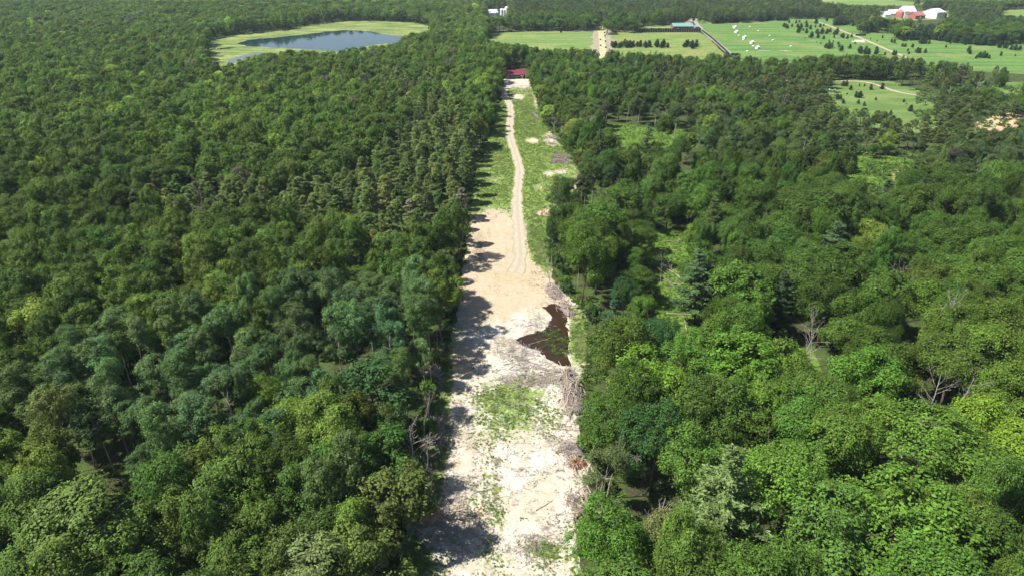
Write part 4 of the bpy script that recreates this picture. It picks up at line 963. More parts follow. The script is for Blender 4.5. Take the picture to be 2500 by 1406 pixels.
# ------------------------------------------------------------------ field pines
FP4 = [(1632, 285, 35), (1715, 290, 40), (1755, 280, 35), (1840, 295, 40), (1960, 295, 60), (1570, 335, 50), (1590, 345, 50), (1610, 355, 50), (1665, 330, 35), (1740, 410, 80), (1770, 365, 70), (1735, 340, 45), (1845, 340, 50), (1890, 365, 55), (1805, 380, 30), (1840, 410, 55), (1950, 340, 35), (2010, 340, 45), (2055, 325, 30), (1900, 470, 75), (1980, 470, 60), (1970, 420, 60), (2030, 420, 70), (2090, 420, 60), (2130, 400, 50), (2210, 425, 75), (2180, 430, 50), (2050, 485, 45), (2290, 470, 55), (2270, 460, 45), (2340, 480, 50), (2390, 460, 40), (2180, 465, 30), (1828, 475, 15), (1967, 525, 15), (2017, 540, 25), (2110, 600, 80), (2075, 590, 50), (2150, 590, 60), (2230, 545, 35), (2265, 630, 70), (2240, 580, 40), (2370, 600, 55), (2435, 540, 25), (2420, 505, 20), (2490, 640, 70), (2090, 265, 50), (2120, 510, 25), (2170, 515, 20), (1225, 260, 45)]
FP5 = [(480, 355, 80), (540, 390, 65), (605, 405, 65), (410, 325, 45), (770, 470, 35), (705, 510, 18), (625, 485, 18), (880, 525, 50), (915, 532, 55), (1015, 575, 42), (1045, 578, 45), (1135, 585, 45), (1078, 630, 35), (1090, 665, 35), (1190, 650, 65), (1225, 652, 60), (1290, 650, 50), (1545, 585, 35), (1598, 540, 30), (1780, 555, 35), (1820, 640, 70), (1835, 665, 55), (1950, 708, 65), (2000, 712, 80), (2035, 712, 60), (2070, 720, 45), (1910, 720, 40), (2195, 590, 60), (2270, 595, 80), (2340, 615, 60), (2390, 620, 75), (2440, 620, 60), (2215, 685, 50), (2390, 690, 25), (905, 680, 60), (930, 675, 50), (1240, 540, 80), (1290, 540, 70), (1340, 540, 45), (500, 660, 80), (560, 665, 90), (600, 668, 70), (690, 670, 90), (800, 680, 40)]
FP6 = [(655, 127, 50), (690, 128, 55), (735, 167, 45), (790, 245, 60), (825, 247, 65), (940, 167, 55), (990, 272, 32), (810, 307, 42), (870, 330, 42), (1345, 387, 65), (1275, 292, 32), (600, 260, 50), (630, 262, 45), (660, 307, 42), (825, 130, 25), (875, 130, 28), (530, 95, 20), (1050, 160, 60), (1810, 100, 60), (1840, 95, 50), (2100, 130, 55), (2140, 110, 45), (2270, 130, 30), (2480, 165, 30), (700, 215, 20), (1140, 425, 50), (1305, 315, 14)]
fps = [(1600 + a / 5, b / 5, h / 5) for a, b, h in FP4] + [(2000 + a / 5, b / 5, h / 5) for a, b, h in FP5]
mps = [(1900 + a / 4.167, 180 + b / 4.167, h / 4.167) for a, b, h in FP6]
def yp_scatter(L, where, group, tn0):
    L = sorted(L)
    for i, (u, v, h) in enumerate(L):
        X, Y = G(u, v); dd = P(X, Y, 0)[2]; hm = h * dd / FPX / .97
        pr = PROTO['young_pine'][0][i % 2]; s = hm / pr['H']
        add_tree("young_pine", pr, (float(X), float(Y), 0), s * float(RNG.uniform(.85, 1.1)), s, float(RNG.uniform(0, 6)), tuple(np.array(tn0) * RNG.uniform(.8, 1.3)), f"small dark pine {where}, {ordn(i)} from the left", "tree", group)
yp_scatter(fps, "standing free in the big pasture", "small pines dotted over the pasture", (.06, .11, .045))
yp_scatter(mps, "standing free in the small meadow", "small pines and bushes in the small meadow", (.07, .12, .05))
exu, exv, exd = P(ex[:, 0], ex[:, 1], 0)
near_ = np.argsort(exd)[:170]; near_ = near_[np.argsort(exu[near_])]
for i, j in enumerate(near_):
    pr = PROTO['young_pine'][0][i % 2]; s = float(RNG.uniform(.95, 1.45)) * (.75 if exv[j] > 110 and exu[j] < 1720 else 1.0)
    add_tree("young_pine", pr, (float(ex[j, 0]), float(ex[j, 1]), 0), s, s, float(RNG.uniform(0, 6)), tuple(np.array((.055, .10, .042)) * RNG.uniform(.75, 1.3)), f"dark pine in the tight clumps and rows of the fields, {ordn(i)} from the left", "tree", "clumped pines of the far fields")
j = np.argsort(exd)[170:]; nq = len(j); sq = RNG.uniform(.95, 1.45, nq); y1 = len(PROTO['young_pine'][1])
gn_scatter("pine_clumps", [p['joined'] for p in PROTO['young_pine'][1]], ex[j, 0], ex[j, 1], 0 * ex[j, 0], RNG.integers(0, y1, nq), RNG.uniform(0, 6, nq), np.stack([sq, sq, sq], 1), np.array((.055, .10, .042))[None] * RNG.uniform(.75, 1.3, (nq, 1)), "dense dark pine clumps at the back of the big pasture", "trees")
# ------------------------------------------------------------------ logs and brush
def log_mb(r, L, r0, bend=.04, n=7):
    k = 6; q = np.zeros((k, 3)); q[:, 0] = np.linspace(-L / 2, L / 2, k); q[:, 1] = np.cumsum(r.normal(size=k) * bend * L * .2); q[:, 2] = r0 + np.cumsum(r.normal(size=k) * .02)
    return MB().tube(q, np.linspace(r0, r0 * .5, k), n)
def brush_pile(u0, v0, u1, v1, wid, hgt, nlog, nst, label, seed, ang=None, r=(.05, .13), L=(2.5, 6)):
    rg = np.random.default_rng(seed); (xa, xb), (ya, yb) = G([u0, u1], [v0, v1]); c = np.array([(xa + xb) / 2, (ya + yb) / 2])
    ax = np.array([xb - xa, yb - ya]); LL = np.hypot(*ax); a0 = math.atan2(ax[1], ax[0])
    root = link("brush_pile", None, None, (c[0], c[1], 0), label=label, cat="brush pile")
    def place():
        t = rg.uniform(-.5, .5); w2 = rg.normal() * wid * .33; hz_ = hgt * max(.1, 1 - (abs(w2) / wid * 1.6) ** 2) * (1 - (2 * abs(t)) ** 3 * .7) * rg.uniform(.05, 1)
        return np.array([math.cos(a0) * t * LL - math.sin(a0) * w2, math.sin(a0) * t * LL + math.cos(a0) * w2, hz_ + .12])
    def seg(p, Lg, r0, a, tilt):
        k = 4; s = np.linspace(-.5, .5, k)[:, None] * Lg; d = np.array([math.cos(a) * math.cos(tilt), math.sin(a) * math.cos(tilt), math.sin(tilt)])
        q = p + s * d + rg.normal(size=(k, 3)) * .06 * Lg * .5; q[:, 2] = np.maximum(q[:, 2], r0); return q
    for i in range(nlog):
        a = (a0 if ang is None else ang) + rg.normal() * .4; Lg = rg.uniform(*L)
        r0 = rg.uniform(*r); MB().tube(seg(place(), Lg, r0, a, rg.normal() * .15), np.linspace(r0, r0 * .6, 4), 6).obj("log", M_LOG, root)
    b = MB()
    for i in range(nst):
        a = (a0 if ang is None else ang) + rg.normal() * .9; b.tube(seg(place(), rg.uniform(.8, 3.2), .03, a, rg.normal() * .35), np.array([.045, .035, .025, .012]), 4, False)
    b.obj("branches", M_DEAD, root)
    # heaped soil and litter under the sticks
    th = np.linspace(0, 6.283, 22, endpoint=False); V = []; F4 = []; F3 = []
    for ri, f in enumerate((1.0, .75, .5, .25)):
        for t in th:
            nn = 1 + .25 * (rg.random() - .5); e = np.array([math.cos(t) * (LL * .5 + wid * .2) * f * nn, math.sin(t) * wid * .55 * f * nn])
            V.append((math.cos(a0) * e[0] - math.sin(a0) * e[1], math.sin(a0) * e[0] + math.cos(a0) * e[1], 0.0 if ri == 0 else (hgt * .55) * (1 - f ** 2) * rg.uniform(.6, 1.2) + .05))
    V.append((0, 0, hgt * .5)); n = 22
    for ri in range(3):
        for j in range(n): F4.append((ri * n + j, ri * n + (j + 1) % n, (ri + 1) * n + (j + 1) % n, (ri + 1) * n + j))
    for j in range(n): F3.append((3 * n + j, 3 * n + (j + 1) % n, 4 * n))
    MB().add(V, F4, F3).obj("litter_heap", M_LITTER, root)
    return root
brush_pile(1346, 384, 1392, 388, 3.6, 2.4, 34, 200, "grey brown brush pile on the green clearing, upper of the big pair", 1, ang=1.2)
brush_pile(1345, 398, 1398, 400, 3.6, 2.2, 34, 200, "grey brush pile on the green clearing, lower of the big pair", 2, ang=1.2)
brush_pile(1332, 336, 1362, 342, 3.4, 1.8, 20, 120, "small loose brush pile beside the lone bare trunk", 3)
brush_pile(1342, 352, 1358, 354, 2.0, .7, 6, 50, "smallest brush heap just below the small loose brush pile", 33)
brush_pile(1408, 436, 1434, 440, 2.6, 2.0, 18, 90, "brush heap at the rim above the dark mouthed bunker", 4)
brush_pile(1296, 272, 1318, 292, 2.0, .8, 10, 60, "low faded brush line at the upper right of the clearing", 44)
brush_pile(1345, 700, 1362, 735, 4.2, 1.6, 22, 180, "tangled grey brush pile above the brown pond", 5)
brush_pile(1372, 738, 1396, 776, 2.6, 1.3, 20, 130, "long pale stick pile running along the pond's far right bank", 6)
brush_pile(1385, 905, 1408, 1010, 3.6, 1.9, 44, 320, "long pale brush pile along the right rim below the pond", 7, r=(.07, .16), L=(3, 8))
brush_pile(1370, 1090, 1420, 1110, 4.0, 1.2, 12, 170, "dark tangled brush heap above the uprooted stump hole", 8)
brush_pile(1428, 1160, 1446, 1250, 1.8, 1.6, 16, 60, "bundle of long pale poles leaning on the right rim", 9, r=(.09, .17), L=(6, 10))
brush_pile(1058, 880, 1066, 960, 3.5, 1.3, 18, 160, "shaded brush pile on the left rim, level with the black shade", 10)
brush_pile(1020, 1140, 1035, 1210, 3.5, 1.3, 12, 140, "shaded tangle of branches under the curly dead tree", 11)
brush_pile(915, 1330, 935, 1380, 3.0, 1.4, 16, 70, "grey log stack in shade at the bottom left rim", 12, ang=.8)
brush_pile(1068, 1020, 1076, 1100, 3.0, 1.2, 14, 130, "low shaded brush along the left rim beside the green regrowth", 14)
brush_pile(1395, 1210, 1412, 1240, 2.6, .7, 6, 90, "low scatter of sticks beside the small dark hollow", 13)
def fallen(u, v, L, ang, r0, label, seed):
    X, Y = G(u, v); o = log_mb(np.random.default_rng(seed), L, r0).obj("fallen_log", M_PALELOG, loc=(float(X), float(Y), max(.05, zclear(float(X), float(Y)))), label=label, cat="log"); o.rotation_euler = (0, 0, ang)
FL = [(1640, 590, 8, .2, "upper"), (1660, 585, 6, 1.1, "steep upper"), (1630, 655, 9, 2.2, "long slanting"), (1645, 668, 8, 2.0, "second long slanting"), (1612, 662, 6, 1.9, "short pale"), (1632, 690, 7, 2.5, "dark shaded"), (1660, 768, 7, .05, "level pale"), (1672, 790, 8, 1.5, "upright pointing"), (1655, 812, 6, 2.6, "lowest slanting"), (1625, 610, 7, 2.7, "left hand")]
for i, (u, v, L, a, nm) in enumerate(FL): fallen(u, v, L * 1.0, a + .12 * math.sin(i * 5), .15, f"{nm} fallen log in the narrow grassy glade", 60 + i)
FL2 = [(1900, 935, 5, 2.3, "pale fallen log at the foot of the leaning dead trunk"), (1320, 905, 9, 2.9, "bleached branch lying over the dry mounds below the pond"), (1270, 885, 8, .4, "bleached branch left of the dry mounds"), (1418, 862, 5, .2, "thin pale stick at the pond's grassy right bank"), (1440, 1215, 9, 1.75, "long pale pole on the right rim of the pale sand"), (1330, 1235, 4, .7, "short stick on the pale sand"), (1100, 1345, 7, -.1, "dark thin log in the shade at the bottom left of the clearing"), (1040, 1140, 3.5, .1, "short bleached stick below the curly dead tree"), (1385, 1060, 5, 2.4, "grey stick above the dark brush heap"), (1240, 1090, 4, 2.0, "thin stick at the top of the pale bulldozed sand"), (1318, 835, 6, .5, "half sunk branch between the two arms of the pond")]
for i, (u, v, L, a, lb) in enumerate(FL2): fallen(u, v, L, a, .09, lb, 80 + i)
# twig litter strewn over rough ground
TW = []
for i in range(4):
    r = np.random.default_rng(700 + i); b = MB()
    for q in range(9):
        a = r.uniform(0, 6.28); L = r.uniform(.4, 1.6); c = r.normal(size=3) * .5; c[2] = abs(c[2]) * .15 + .04
        d = np.array([math.cos(a), math.sin(a), r.normal() * .12]); b.tube(np.array([c - d * L / 2, c + r.normal(size=3) * .05, c + d * L / 2]), np.array([.03, .025, .01]), 3, False)
    TW.append(b.mesh("twigs", M_DEAD))
tr_ = sstep(.55, 1.0, rough) + .10 * (cv_ > 780); wi = RNG.integers(0, len(cx), 16000); wk = wi[(RNG.random(16000) < tr_[wi]) & (pd[wi] > .1)][:3200]; n = len(wk)
sc = RNG.uniform(.5, 1.3, n); gn_scatter("twig_litter", TW, cx[wk], cy[wk], hz[wk], RNG.integers(0, 4, n), RNG.uniform(0, 6, n), np.stack([sc] * 3, 1), np.ones((n, 3)), "dead twigs strewn over the rough dry ground", "twigs")
# root heaps and stump holes
def root_heap(u, v, R, h, label, seed, mat=None, hole=True):
    rg = np.random.default_rng(seed); X, Y = map(float, G(u, v)); root = link("root_heap", None, None, (X, Y, 0), label=label, cat="uprooted stump")
    n = 26; V = []; F4 = []; F3 = []; prof = [(1, 0), (.85, .35), (.62, .8), (.4, 1.0), (.2, .72)]
    for (f, z) in prof:
        for j in range(n):
            a = j * 6.283 / n; k = 1 + .3 * (rg.random() - .5); V.append((math.cos(a) * R * f * k, math.sin(a) * R * f * k * .8, z * h * rg.uniform(.8, 1.15)))
    V.append((0, 0, h * .35))
    for i in range(4):
        for j in range(n): F4.append((i * n + j, i * n + (j + 1) % n, (i + 1) * n + (j + 1) % n, (i + 1) * n + j))
    for j in range(n): F3.append((4 * n + j, 4 * n + (j + 1) % n, 5 * n))
    MB().add(V, F4, F3).obj("soil_mound", mat or M_SOIL, root)
    b = MB()
    for i in range(26):
        a = rg.uniform(0, 6.28); q = [np.array([math.cos(a) * R * .3, math.sin(a) * R * .3, h * .8])]; d = np.array([math.cos(a), math.sin(a), rg.uniform(-.3, .7)])
        for k in range(4): d = unit(d + rg.normal(size=3) * .25 - np.array([0, 0, .1])); q.append(q[-1] + d * R * .28)
        q = np.array(q); q[:, 2] = np.maximum(q[:, 2], .05); b.tube(q, np.linspace(.09, .02, 5), 4, False)
    b.obj("roots", M_LOG, root)
root_heap(1332, 524, 3.2, 1.7, "tan root heap jutting above the bright ferns", 1, simple("tan soil", (.48, .36, .24), .95, .3, 1.5))
root_heap(1410, 1135, 1.8, 1.0, "red brown uprooted stump on the right rim of the pale sand", 2)
root_heap(1052, 1262, 2.4, 1.3, "fibrous brown root mound on the left rim, in dappled shade", 3, simple("fibrous soil", (.33, .22, .15), .95, .4, 3))
root_heap(1412, 1270, 1.1, .5, "small dark hollow stump at the bottom right rim", 4, simple("dark soil", (.05, .035, .025), .95, .3, 3))
# bunker with dark mouth
X, Y = map(float, G(1424, 462)); bk = link("bunker", None, None, (X, Y, 0), label="low plank roofed bunker with a dark mouth at the clearing's right rim", cat="bunker")
b = MB(); b.box(-2.6, -2.3, -1.6, 2.0, 0, 1.5); b.box(2.3, 2.6, -1.6, 2.0, 0, 1.5); b.box(-2.3, 2.3, 1.7, 2.0, 0, 1.5); b.obj("wall", M_LOG, bk)
b = MB()
for i in range(9): b.box(-2.9 + i * .65, -2.9 + i * .65 + .6, -1.2, 2.3, 1.51, 1.58 + .02 * (i % 3))
b.obj("roof", simple("weathered planks", (.40, .30, .22), .9, .3, 2), bk)
b = MB(); b.add([(-3.6, -2.6, 0), (-2.6, -1.6, 0), (-2.6, 2, 0), (-3.8, 2.2, 0), (-2.62, -1.6, 1.3), (-2.62, 2, 1.4)], [(0, 3, 5, 4)], [(0, 4, 1), (3, 2, 5)]); b.add([(3.6, -2.6, 0), (2.6, -1.6, 0), (2.6, 2, 0), (3.8, 2.2, 0), (2.62, -1.6, 1.3), (2.62, 2, 1.4)], [(0, 4, 5, 3)], [(0, 1, 4), (3, 5, 2)]); b.obj("bank", M_DEAD, bk)

# ------------------------------------------------------------------ buildings
def metal(name, col, n=1.2):
    m, nt, out = newmat(name)
    wv = N(nt, "ShaderNodeTexWave"); wv.bands_direction = 'X'; wv.inputs['Scale'].default_value = n; tc = N(nt, "ShaderNodeTexCoord"); nt.links.new(tc.outputs['Object'], wv.inputs['Vector'])
    ns = noise(nt, .8, 4); c = mixc(nt, ramp(nt, ns, .3, .7), tuple(q * .85 for q in col), tuple(min(1, q * 1.1) for q in col))
    princ(nt, out, c, .45, .3, bump=wv.outputs[1], bstr=.4, bdist=.05); return m
M_RED = metal("crimson roof metal", (.22, .028, .06)); M_DARKW = metal("dark boards", (.035, .03, .032), 2); M_WHITE = simple("white paint", (.8, .8, .78), .6, .06, 1)
M_GREENR = metal("teal roof metal", (.19, .36, .31)); M_MAROON = metal("maroon siding", (.24, .10, .09), 2); M_REDW = metal("barn red siding", (.40, .13, .11), 2); M_GALV = metal("white metal roof", (.74, .76, .76), 1)
M_BLACK = simple("black parts and inner shade", (.02, .02, .025), .9, .2, 1)
# range shed with red roof; dark boards across its open front imitate inner shade
X0, Y0 = map(float, G(1239.5, 193.8)); X1, _ = map(float, G(1283, 193.8)); Wd = X1 - X0; XC = (X0 + X1) / 2
sh = link("range_shed", None, None, (XC, Y0, 0), label="red roofed dark shed with rows of white panels at the top of the clearing", cat="shed")
hw = Wd / 2; eave = 3.7; dep = 7.0; ridge = 5.5
b = MB(); b.box(-hw, -hw + .15, 0, dep, 0, eave); b.box(hw - .15, hw, 0, dep, 0, eave); b.box(-hw + .15, hw - .15, dep - .15, dep, 0, eave); b.box(-hw + .15, hw - .15, .25, .4, 0, eave - .02)
b.add([(-hw + .01, 0, eave), (-hw + .01, dep, eave), (-hw + .01, dep / 2, ridge - .08)], (), [(0, 2, 1)]); b.add([(hw - .01, 0, eave), (hw - .01, dep, eave), (hw - .01, dep / 2, ridge - .08)], (), [(0, 1, 2)]); b.obj("wall", M_DARKW, sh)
def gable(mb, hw_, y0_, y1_, ze, zr, ov=.4, th=.14):
    ym = (y0_ + y1_) / 2; sl = (zr - ze) / (ym - y0_)
    for s_, ye in ((1, y0_ - ov), (-1, y1_ + ov)):
        zl = ze - ov * sl
        a = [(-hw_ - ov, ye, zl), (hw_ + ov, ye, zl), (hw_ + ov, ym, zr), (-hw_ - ov, ym, zr)]; V = a + [(p, q, z + th) for p, q, z in a]
        F = [(4, 5, 6, 7), (3, 2, 1, 0), (0, 1, 5, 4), (1, 2, 6, 5), (3, 0, 4, 7)]
        if s_ < 0: F = [f[::-1] for f in F]
        mb.add(V, F)
rf = MB(); gable(rf, hw, 0, dep, eave + .02, ridge, .35); ro = rf.obj("roof", M_RED, sh)
b = MB(); b.box(-hw - .35, hw + .35, -.44, -.37, eave - .42, eave - .1); b.obj("fascia", simple("pinkish trim", (.50, .30, .30), .6, .1, 1), ro)
for sx in (-hw + .05, hw - .2): MB().box(sx, sx + .16, -.05, .12, 0, eave - .05).obj("post", M_WHITE, sh)
for (z0_, n_, h_) in ((.62, 5, .42), (1.72, 6, .32), (2.9, 6, .28)):
    for i in range(n_):
        xx = -hw + .55 + i * 1.38; MB().box(xx, xx + .95, .14, .235, z0_, z0_ + h_).obj("panel", simple("panel white", (.62, .62, .60), .6, .1, 2) if z0_ < 1 else bpy.data.materials["pinkish trim"] if False else M_WHITE if z0_ < 2 else M_GALV, sh)
for (xx, zz, rr_) in ((9.6, 2.35, .45), (10.4, 2.4, .3), (11.2, 2.4, .38), (10.5, 1.25, .5)):
    th = np.linspace(0, 6.283, 15)[:-1]; b = MB(); V = [(-hw + xx + math.cos(t) * rr_, q, zz + math.sin(t) * rr_ * .9) for q in (.12, .235) for t in th]
    b.add(V, [(j, (j + 1) % 14, 14 + (j + 1) % 14, 14 + j) for j in range(14)]); b.add([V[j] for j in range(14)] + [(-hw + xx, .11, zz)], (), [(j, (j + 1) % 14, 14) for j in range(14)])
    b.obj("round_target", M_WHITE, sh)
X, Y = map(float, G(1292, 194)); tb_ = link("picnic_table", None, None, (X, Y + 1, 0), label="weathered picnic table beside the red roofed shed", cat="table")
MB().box(-1.2, 1.2, -.4, .4, .72, .78).obj("tabletop", M_LOG, tb_)
for sy in (-.8, .55): MB().box(-1.2, 1.2, sy, sy + .25, .42, .47).obj("bench", M_LOG, tb_)
for sx in (-.9, .9): MB().tube([(sx, -.75, 0), (sx, -.2, .72)], .05, 5).tube([(sx, .75, 0), (sx, .2, .72)], .05, 5).obj("leg", M_LOG, tb_)
# gravel pad
sheet("gravel_pad", [(1225, 197.5), (1232, 194.8), (1288, 194.8), (1297, 200), (1290, 210), (1262, 211.5), (1240, 211), (1224, 214), (1222, 206)], .36, M_GRAVEL, "pale gravel pad in front of the red roofed shed", .3, 1.5)

def barn(u0, v0, u1, v1, eave, ridge, dep, wm, rm, label, name="barn", rot=0.0, doors=0, windows=0):
    (xa, xb), (ya, yb) = G([u0, u1], [v0, v1]); W = math.hypot(xb - xa, yb - ya); r_ = link(name, None, None, ((xa + xb) / 2, (ya + yb) / 2, 0), label=label, cat=name.replace('_', ' '))
    r_.rotation_euler = (0, 0, math.atan2(yb - ya, xb - xa) + rot); hw_ = W / 2
    b = MB(); b.box(-hw_, hw_, 0, dep, 0, eave)
    for sx, f in ((-hw_, (0, 2, 1)), (hw_, (0, 1, 2))): b.add([(sx * .999, 0, eave), (sx * .999, dep, eave), (sx * .999, dep / 2, ridge - .1)], (), [f])
    wo_ = b.obj("wall", wm, r_); q = MB(); gable(q, hw_, 0, dep, eave + .02, ridge, .5, .2); q.obj("roof", rm, r_)
    for i in range(doors): xx = -hw_ + W * (i + .5) / doors; MB().box(xx - 1.5, xx + 1.5, -.12, -.004, 0, min(3.2, eave - .6)).obj("door", M_WHITE, r_)
    for i in range(windows): xx = -hw_ + W * (i + .5) / windows; MB().box(xx - .6, xx + .6, -.1, -.003, 1.3, 2.3).obj("window", M_BLACK, r_)
    return r_
barn(1643, 77.2, 1691, 77.2, 5.2, 8.0, 14, M_MAROON, M_GREENR, "long maroon barn with a teal roof behind the dark fence", doors=2, windows=4)
X, Y = map(float, G(1702, 78.0)); hq = link("quonset_shelter", None, None, (X, Y, 0), label="grey arched shelter at the right end of the teal roofed barn", cat="shelter")
th = np.linspace(0, math.pi, 13); b = MB(); V = [(math.cos(t) * 5, q, math.sin(t) * 5.2) for q in (0, 10) for t in th]; b.add(V, [(j, j + 1, 14 + j, 13 + j) for j in range(12)]); b.obj("cover", metal("grey sheeting", (.22, .22, .30), 1), hq)
b = MB(); b.add([(math.cos(t) * 4.95, .05, math.sin(t) * 5.1) for t in th] + [(0, .05, 0)], (), [(j + 1, j, 13) for j in range(12)]); b.obj("end_wall", simple("dark end wall", (.08, .08, .13), .8, .2, 1), hq)
# long dark fence
def fence(pts, h, pm, sm, label, step=3.0, rail=False):
    p = np.array(pts, float); X, Y = G(p[:, 0], p[:, 1]); root = link("fence", None, None, (float(X[0]), float(Y[0]), 0), label=label, cat="fence"); ps = MB(); bd = []
    for i in range(len(X) - 1):
        L = math.hypot(X[i + 1] - X[i], Y[i + 1] - Y[i]); n = int(L / step); a = math.atan2(Y[i + 1] - Y[i], X[i + 1] - X[i]); c_, s_ = math.cos(a), math.sin(a)
        pn = MB(); q = 0.06
        if rail:
            for z in np.linspace(.3, h - .1, 5): pn.box(0, L, -.03, .03, z, z + .06)
        else:
            for j in range(n): pn.box(j * L / n + .12, (j + 1) * L / n - .12, -.05, .05, .05, h * (1 - .05 * ((j * 7) % 3)))
        V = np.vstack(pn.V); V2 = V.copy(); V2[:, 0] = V[:, 0] * c_ - V[:, 1] * s_ + X[i] - X[0]; V2[:, 1] = V[:, 0] * s_ + V[:, 1] * c_ + Y[i] - Y[0]; pn.V = [V2]; pn.obj("panel", pm, root)
        for j in range(0, n + 1):
            xx = j * L / n; px, py = X[i] + c_ * xx - X[0], Y[i] + s_ * xx - Y[0]
            if len(bd) < 90: bd.append(1); MB().box(px - .09, px + .09, py - .09, py + .09, 0, h + .12).obj("post", sm, root)
    return root
fence([(1552.5, 79.4), (1710, 80.0)], 4.4, M_DARKW, M_PALE, "long tall black board fence in front of the teal roofed barn", 2.6)
fence([(1714, 77.5), (1738, 96), (1768, 124), (1790, 146)], 2.2, M_DARKW, M_BLACK, "dark fence running diagonally along the straight lane", 3.0)
fence([(1180, 76.2), (1320, 77.2), (1460, 76.8)], 1.3, M_BARK, M_BARK, "low wooden rail fence along the back of the left field", 5, rail=True)
# farm beyond the woods
def silo(u, v, r_, h, label):
    X, Y = map(float, G(u, v)); s = link("silo", None, None, (X, Y, 0), label=label, cat="silo"); MB().tube([(0, 0, 0), (0, 0, h)], r_, 16).obj("tank", M_GALV, s)
    zz = np.linspace(0, 1, 5); MB().tube([(0, 0, h + r_ * .8 * math.sin(t * math.pi / 2)) for t in zz], [r_ * 1.02 * max(.02, math.cos(t * math.pi / 2)) for t in zz], 16).obj("dome", M_WHITE, s)
barn(1191, 41, 1216, 41, 4.5, 8.5, 16, M_WHITE, M_GALV, "white barn half hidden in the far woods left of the silos")
silo(1225, 41, 2.4, 8.5, "left of the three small white silos in the far woods"); silo(1231, 41, 2.6, 8, "middle of the three small white silos in the far woods"); silo(1237.5, 41, 2.8, 11, "tallest white silo, right of the three in the far woods")
WB = M_WHITE
for i, (u0, u1, v, eh, rh, dp) in enumerate([(2150, 2164, 43, 4, 7, 12), (2160, 2172, 44, 4, 7, 10), (2172, 2186, 43, 5, 9, 14), (2186, 2197, 42, 5, 9, 12)]):
    barn(u0, v, u1, v, eh, rh, dp, WB, M_GALV, f"small white farm building, {ordn(i)} from the left in the row beside the big barn", "farm_building")
bb = barn(2206, 46, 2233, 46, 9, 15, 20, WB, M_GALV, "biggest white roofed barn with red gable end at the far farm")
MB().box(-1, 19, -.2, 0, 0, 1).obj("lean_to_wall", M_REDW, bb) if False else None
hwB = 0
barn(2234, 48, 2258, 47, 4.5, 8, 12, M_REDW, simple("faded red roof", (.40, .17, .16), .7, .2, 1), "low red barn with red roof right of the biggest barn", doors=1)
barn(2285, 47, 2305, 46, 8, 12, 22, WB, M_GALV, "white roofed barn with a red side at the right end of the farm", doors=1)
for (u, v, hh_, dp, nm) in ((2204.6, 46, 11, 18, "red gable wall of the biggest far barn"), (2308, 46, 9, 18, "red side wing of the right hand far barn")):
    X, Y = map(float, G(u, v)); rr_ = link("barn_wing", None, None, (X, Y, 0), label=nm, cat="barn wing")
    b = MB(); b.box(-2.2, 1.6, 1, dp, 0, hh_ * .7); b.add([(-2.2, 1, hh_ * .7), (-2.2, dp, hh_ * .7), (-.3, dp / 2, hh_), (1.6, 1, hh_ * .7), (1.6, dp, hh_ * .7), (-.3, dp / 2, hh_)], (), [(0, 2, 1), (3, 4, 5), (0, 3, 2), (1, 5, 4)]); b.obj("wall", M_REDW, rr_)
    MB().box(-2.5, 1.9, .8, dp + .2, hh_ * .7 + .02, hh_ * .7 + .2).obj("roof", M_GALV, rr_)
# sheds, targets, benches in the pasture (crop 6 px: origin 1780,50 scale 13.89)
def c6(a, b): return 1780 + a / 13.89, 50 + b / 13.89
for i, (a, b_) in enumerate([(190, 275), (240, 435), (512, 620), (765, 795), (950, 975)]):
    u, v = c6(a, b_); X, Y = map(float, G(u, v)); s = link("field_shelter", None, None, (X, Y, 0), label=f"small white field shelter with blacked-in doorway, {ordn(i)} down the diagonal row in the pasture", cat="shelter", group="white field shelters in the pasture"); s.rotation_euler = (0, 0, .5)
    W = 1.2; b = MB(); b.box(-W, W, 1.6, 1.75, 0, 2.0); b.box(-W, -W + .12, -1.6, 1.6, 0, 2.0); b.box(W - .12, W, -1.6, 1.6, 0, 2.0); b.box(-W + .12, .6, -1.6, -1.5, 0, 2.0); b.obj("wall", M_WHITE, s)
    q = MB(); gable(q, W, -1.6, 1.75, 2.03, 2.9, .25, .1); q.obj("roof", M_WHITE, s); MB().box(.62, W - .13, -1.3, -1.2, 0, 1.9).obj("doorway_shade", M_BLACK, s)  # black slab set in the doorway imitates the unlit inside
for i, (a, b_) in enumerate([(700, 240), (982, 385), (325, 540), (472, 690), (1375, 550), (1478, 698), (815, 905), (2085, 910), (612, 1075), (130, 230)]):
    u, v = c6(a, b_); X, Y = map(float, G(u, v)); th = np.linspace(0, 6.283, 19)[:-1]; r_ = .65
    s = link("round_bale", None, None, (X, Y, 0), label=f"white wrapped round bale in the pasture, {ordn(i)} of ten scattered ones", cat="bale", group="white round bales in the pasture")
    s["label"] = ["white wrapped bale nearest the pasture's far edge", "white wrapped bale below the farthest one", "white bale left, below the second shelter", "pale bale beside the third shelter", "largest white bale in the open middle of the pasture", "white bale below and right of the largest bale", "white bale between fourth and fifth shelter", "white bale standing alone toward the right", "white bale half behind treetops at the pasture's near edge", "white bale left of the first shelter"][i]
    b = MB(); b.tube([(-.8, 0, r_), (-.75, 0, r_), (.75, 0, r_), (.8, 0, r_)], [r_ * .9, r_, r_, r_ * .9], 18); b.obj("bale", M_WHITE, s, smooth=False)
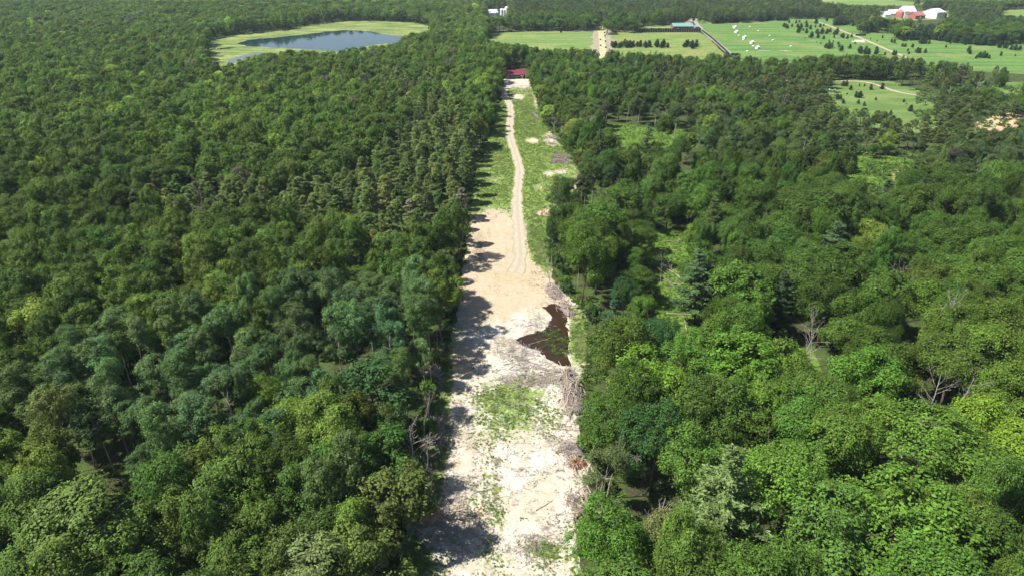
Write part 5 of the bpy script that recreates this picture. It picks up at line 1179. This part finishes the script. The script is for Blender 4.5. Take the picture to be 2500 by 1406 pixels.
for i, (a, b_) in enumerate([(1110, 1075), (1285, 1080), (1835, 1080), (2000, 1085)]):
    u, v = c6(a, b_); X, Y = map(float, G(u, v)); s = link("white_bench", None, None, (X, Y, 0), label=["far left of four long white tables at the pasture's near edge", "second of four long white tables at the near edge", "third of four long white tables at the near edge", "far right of four long white tables at the near edge"][i], cat="table", group="long white tables at the pasture edge")
    MB().box(-3, 3, -.5, .5, .8, .9).obj("tabletop", M_WHITE, s)
    for sx in (-2.6, 0, 2.6): MB().box(sx - .06, sx + .06, -.4, .4, 0, .8).obj("leg", M_LOG, s)
for i, (u, v, W, lb) in enumerate([(1793.5, 136, 3.2, "black low box at the near edge of the pasture"), (2101, 88.5, 5.5, "long black low box in the pasture right of the dirt track"), (1369.5, 81, 1.0, "small black box in the left striped field")]):
    X, Y = map(float, G(u, v)); s = link("target_box", None, None, (X, Y, 0), label=lb, cat="box"); MB().box(-W, W, -.4, .4, .15, 1.7).obj("case", M_BLACK, s); MB().box(-W - .1, W + .1, -.55, .55, 1.71, 1.82).obj("lid", M_DARKW, s)
    for sx in (-W + .1, W - .3): MB().box(sx, sx + .2, -.3, .3, 0, .149).obj("foot", M_LOG, s)
# low marks along the drive: small barrels
for i, (u, v) in enumerate([(1476, 82), (1477, 90), (1478, 103), (1479, 118), (1466, 99), (1466, 113)]):
    X, Y = map(float, G(u, v)); o = MB().tube([(0, 0, 0), (0, 0, .3), (0, 0, .9), (0, 0, 1.2)], [.75, .85, .85, .72], 12).obj("barrel", M_DARKW, loc=(X, Y, .08), label=["farthest dark barrel right of the pale drive", "second dark barrel right of the pale drive", "third dark barrel right of the pale drive", "nearest dark barrel right of the pale drive", "upper dark barrel left of the pale drive", "lower dark barrel left of the pale drive"][i], cat="barrel", group="dark barrels beside the pale drive")
# vehicles by the marsh
for i, (u, v, lb) in enumerate([(524, 122.5, "white car parked at the left tip of the marsh"), (2031, 222, "small white car half hidden at the left rim of the small meadow")]):
    X, Y = map(float, G(u, v)); c = link("parked_car", None, None, (X, Y, 0), label=lb, cat="car"); b = MB(); b.box(-2.2, 2.2, -.9, .9, .35, .95); b.obj("body", M_WHITE, c)
    MB().add([(-1.2, -.8, .951), (1.4, -.8, .951), (1.4, .8, .951), (-1.2, .8, .951), (-.8, -.7, 1.45), (1.0, -.7, 1.45), (1.0, .7, 1.45), (-.8, .7, 1.45)], [(4, 5, 6, 7), (0, 1, 5, 4), (1, 2, 6, 5), (2, 3, 7, 6), (3, 0, 4, 7)]).obj("cabin", M_BLACK, c)
    for sx in (-1.4, 1.4):
        for sy in (-.92, .72): MB().tube([(sx, sy, .35), (sx, sy + .2, .35)], .34, 12).obj("wheel", M_BLACK, c)

# ------------------------------------------------------------------ haze
hb_ = MB(); hb_.box(-2600, 2600, -250, 3200, -1.0, 95)
hm, hnt, hout = newmat("haze air"); pv = N(hnt, "ShaderNodeVolumePrincipled"); pv.inputs['Color'].default_value = (.70, .86, 1, 1); pv.inputs['Density'].default_value = .00007; pv.inputs['Anisotropy'].default_value = 0
hnt.links.new(pv.outputs[0], hout.inputs['Volume'])
hz_o = hb_.obj("haze", hm, kind="stuff", label="thin blue summer haze over the distant woods", cat="haze")
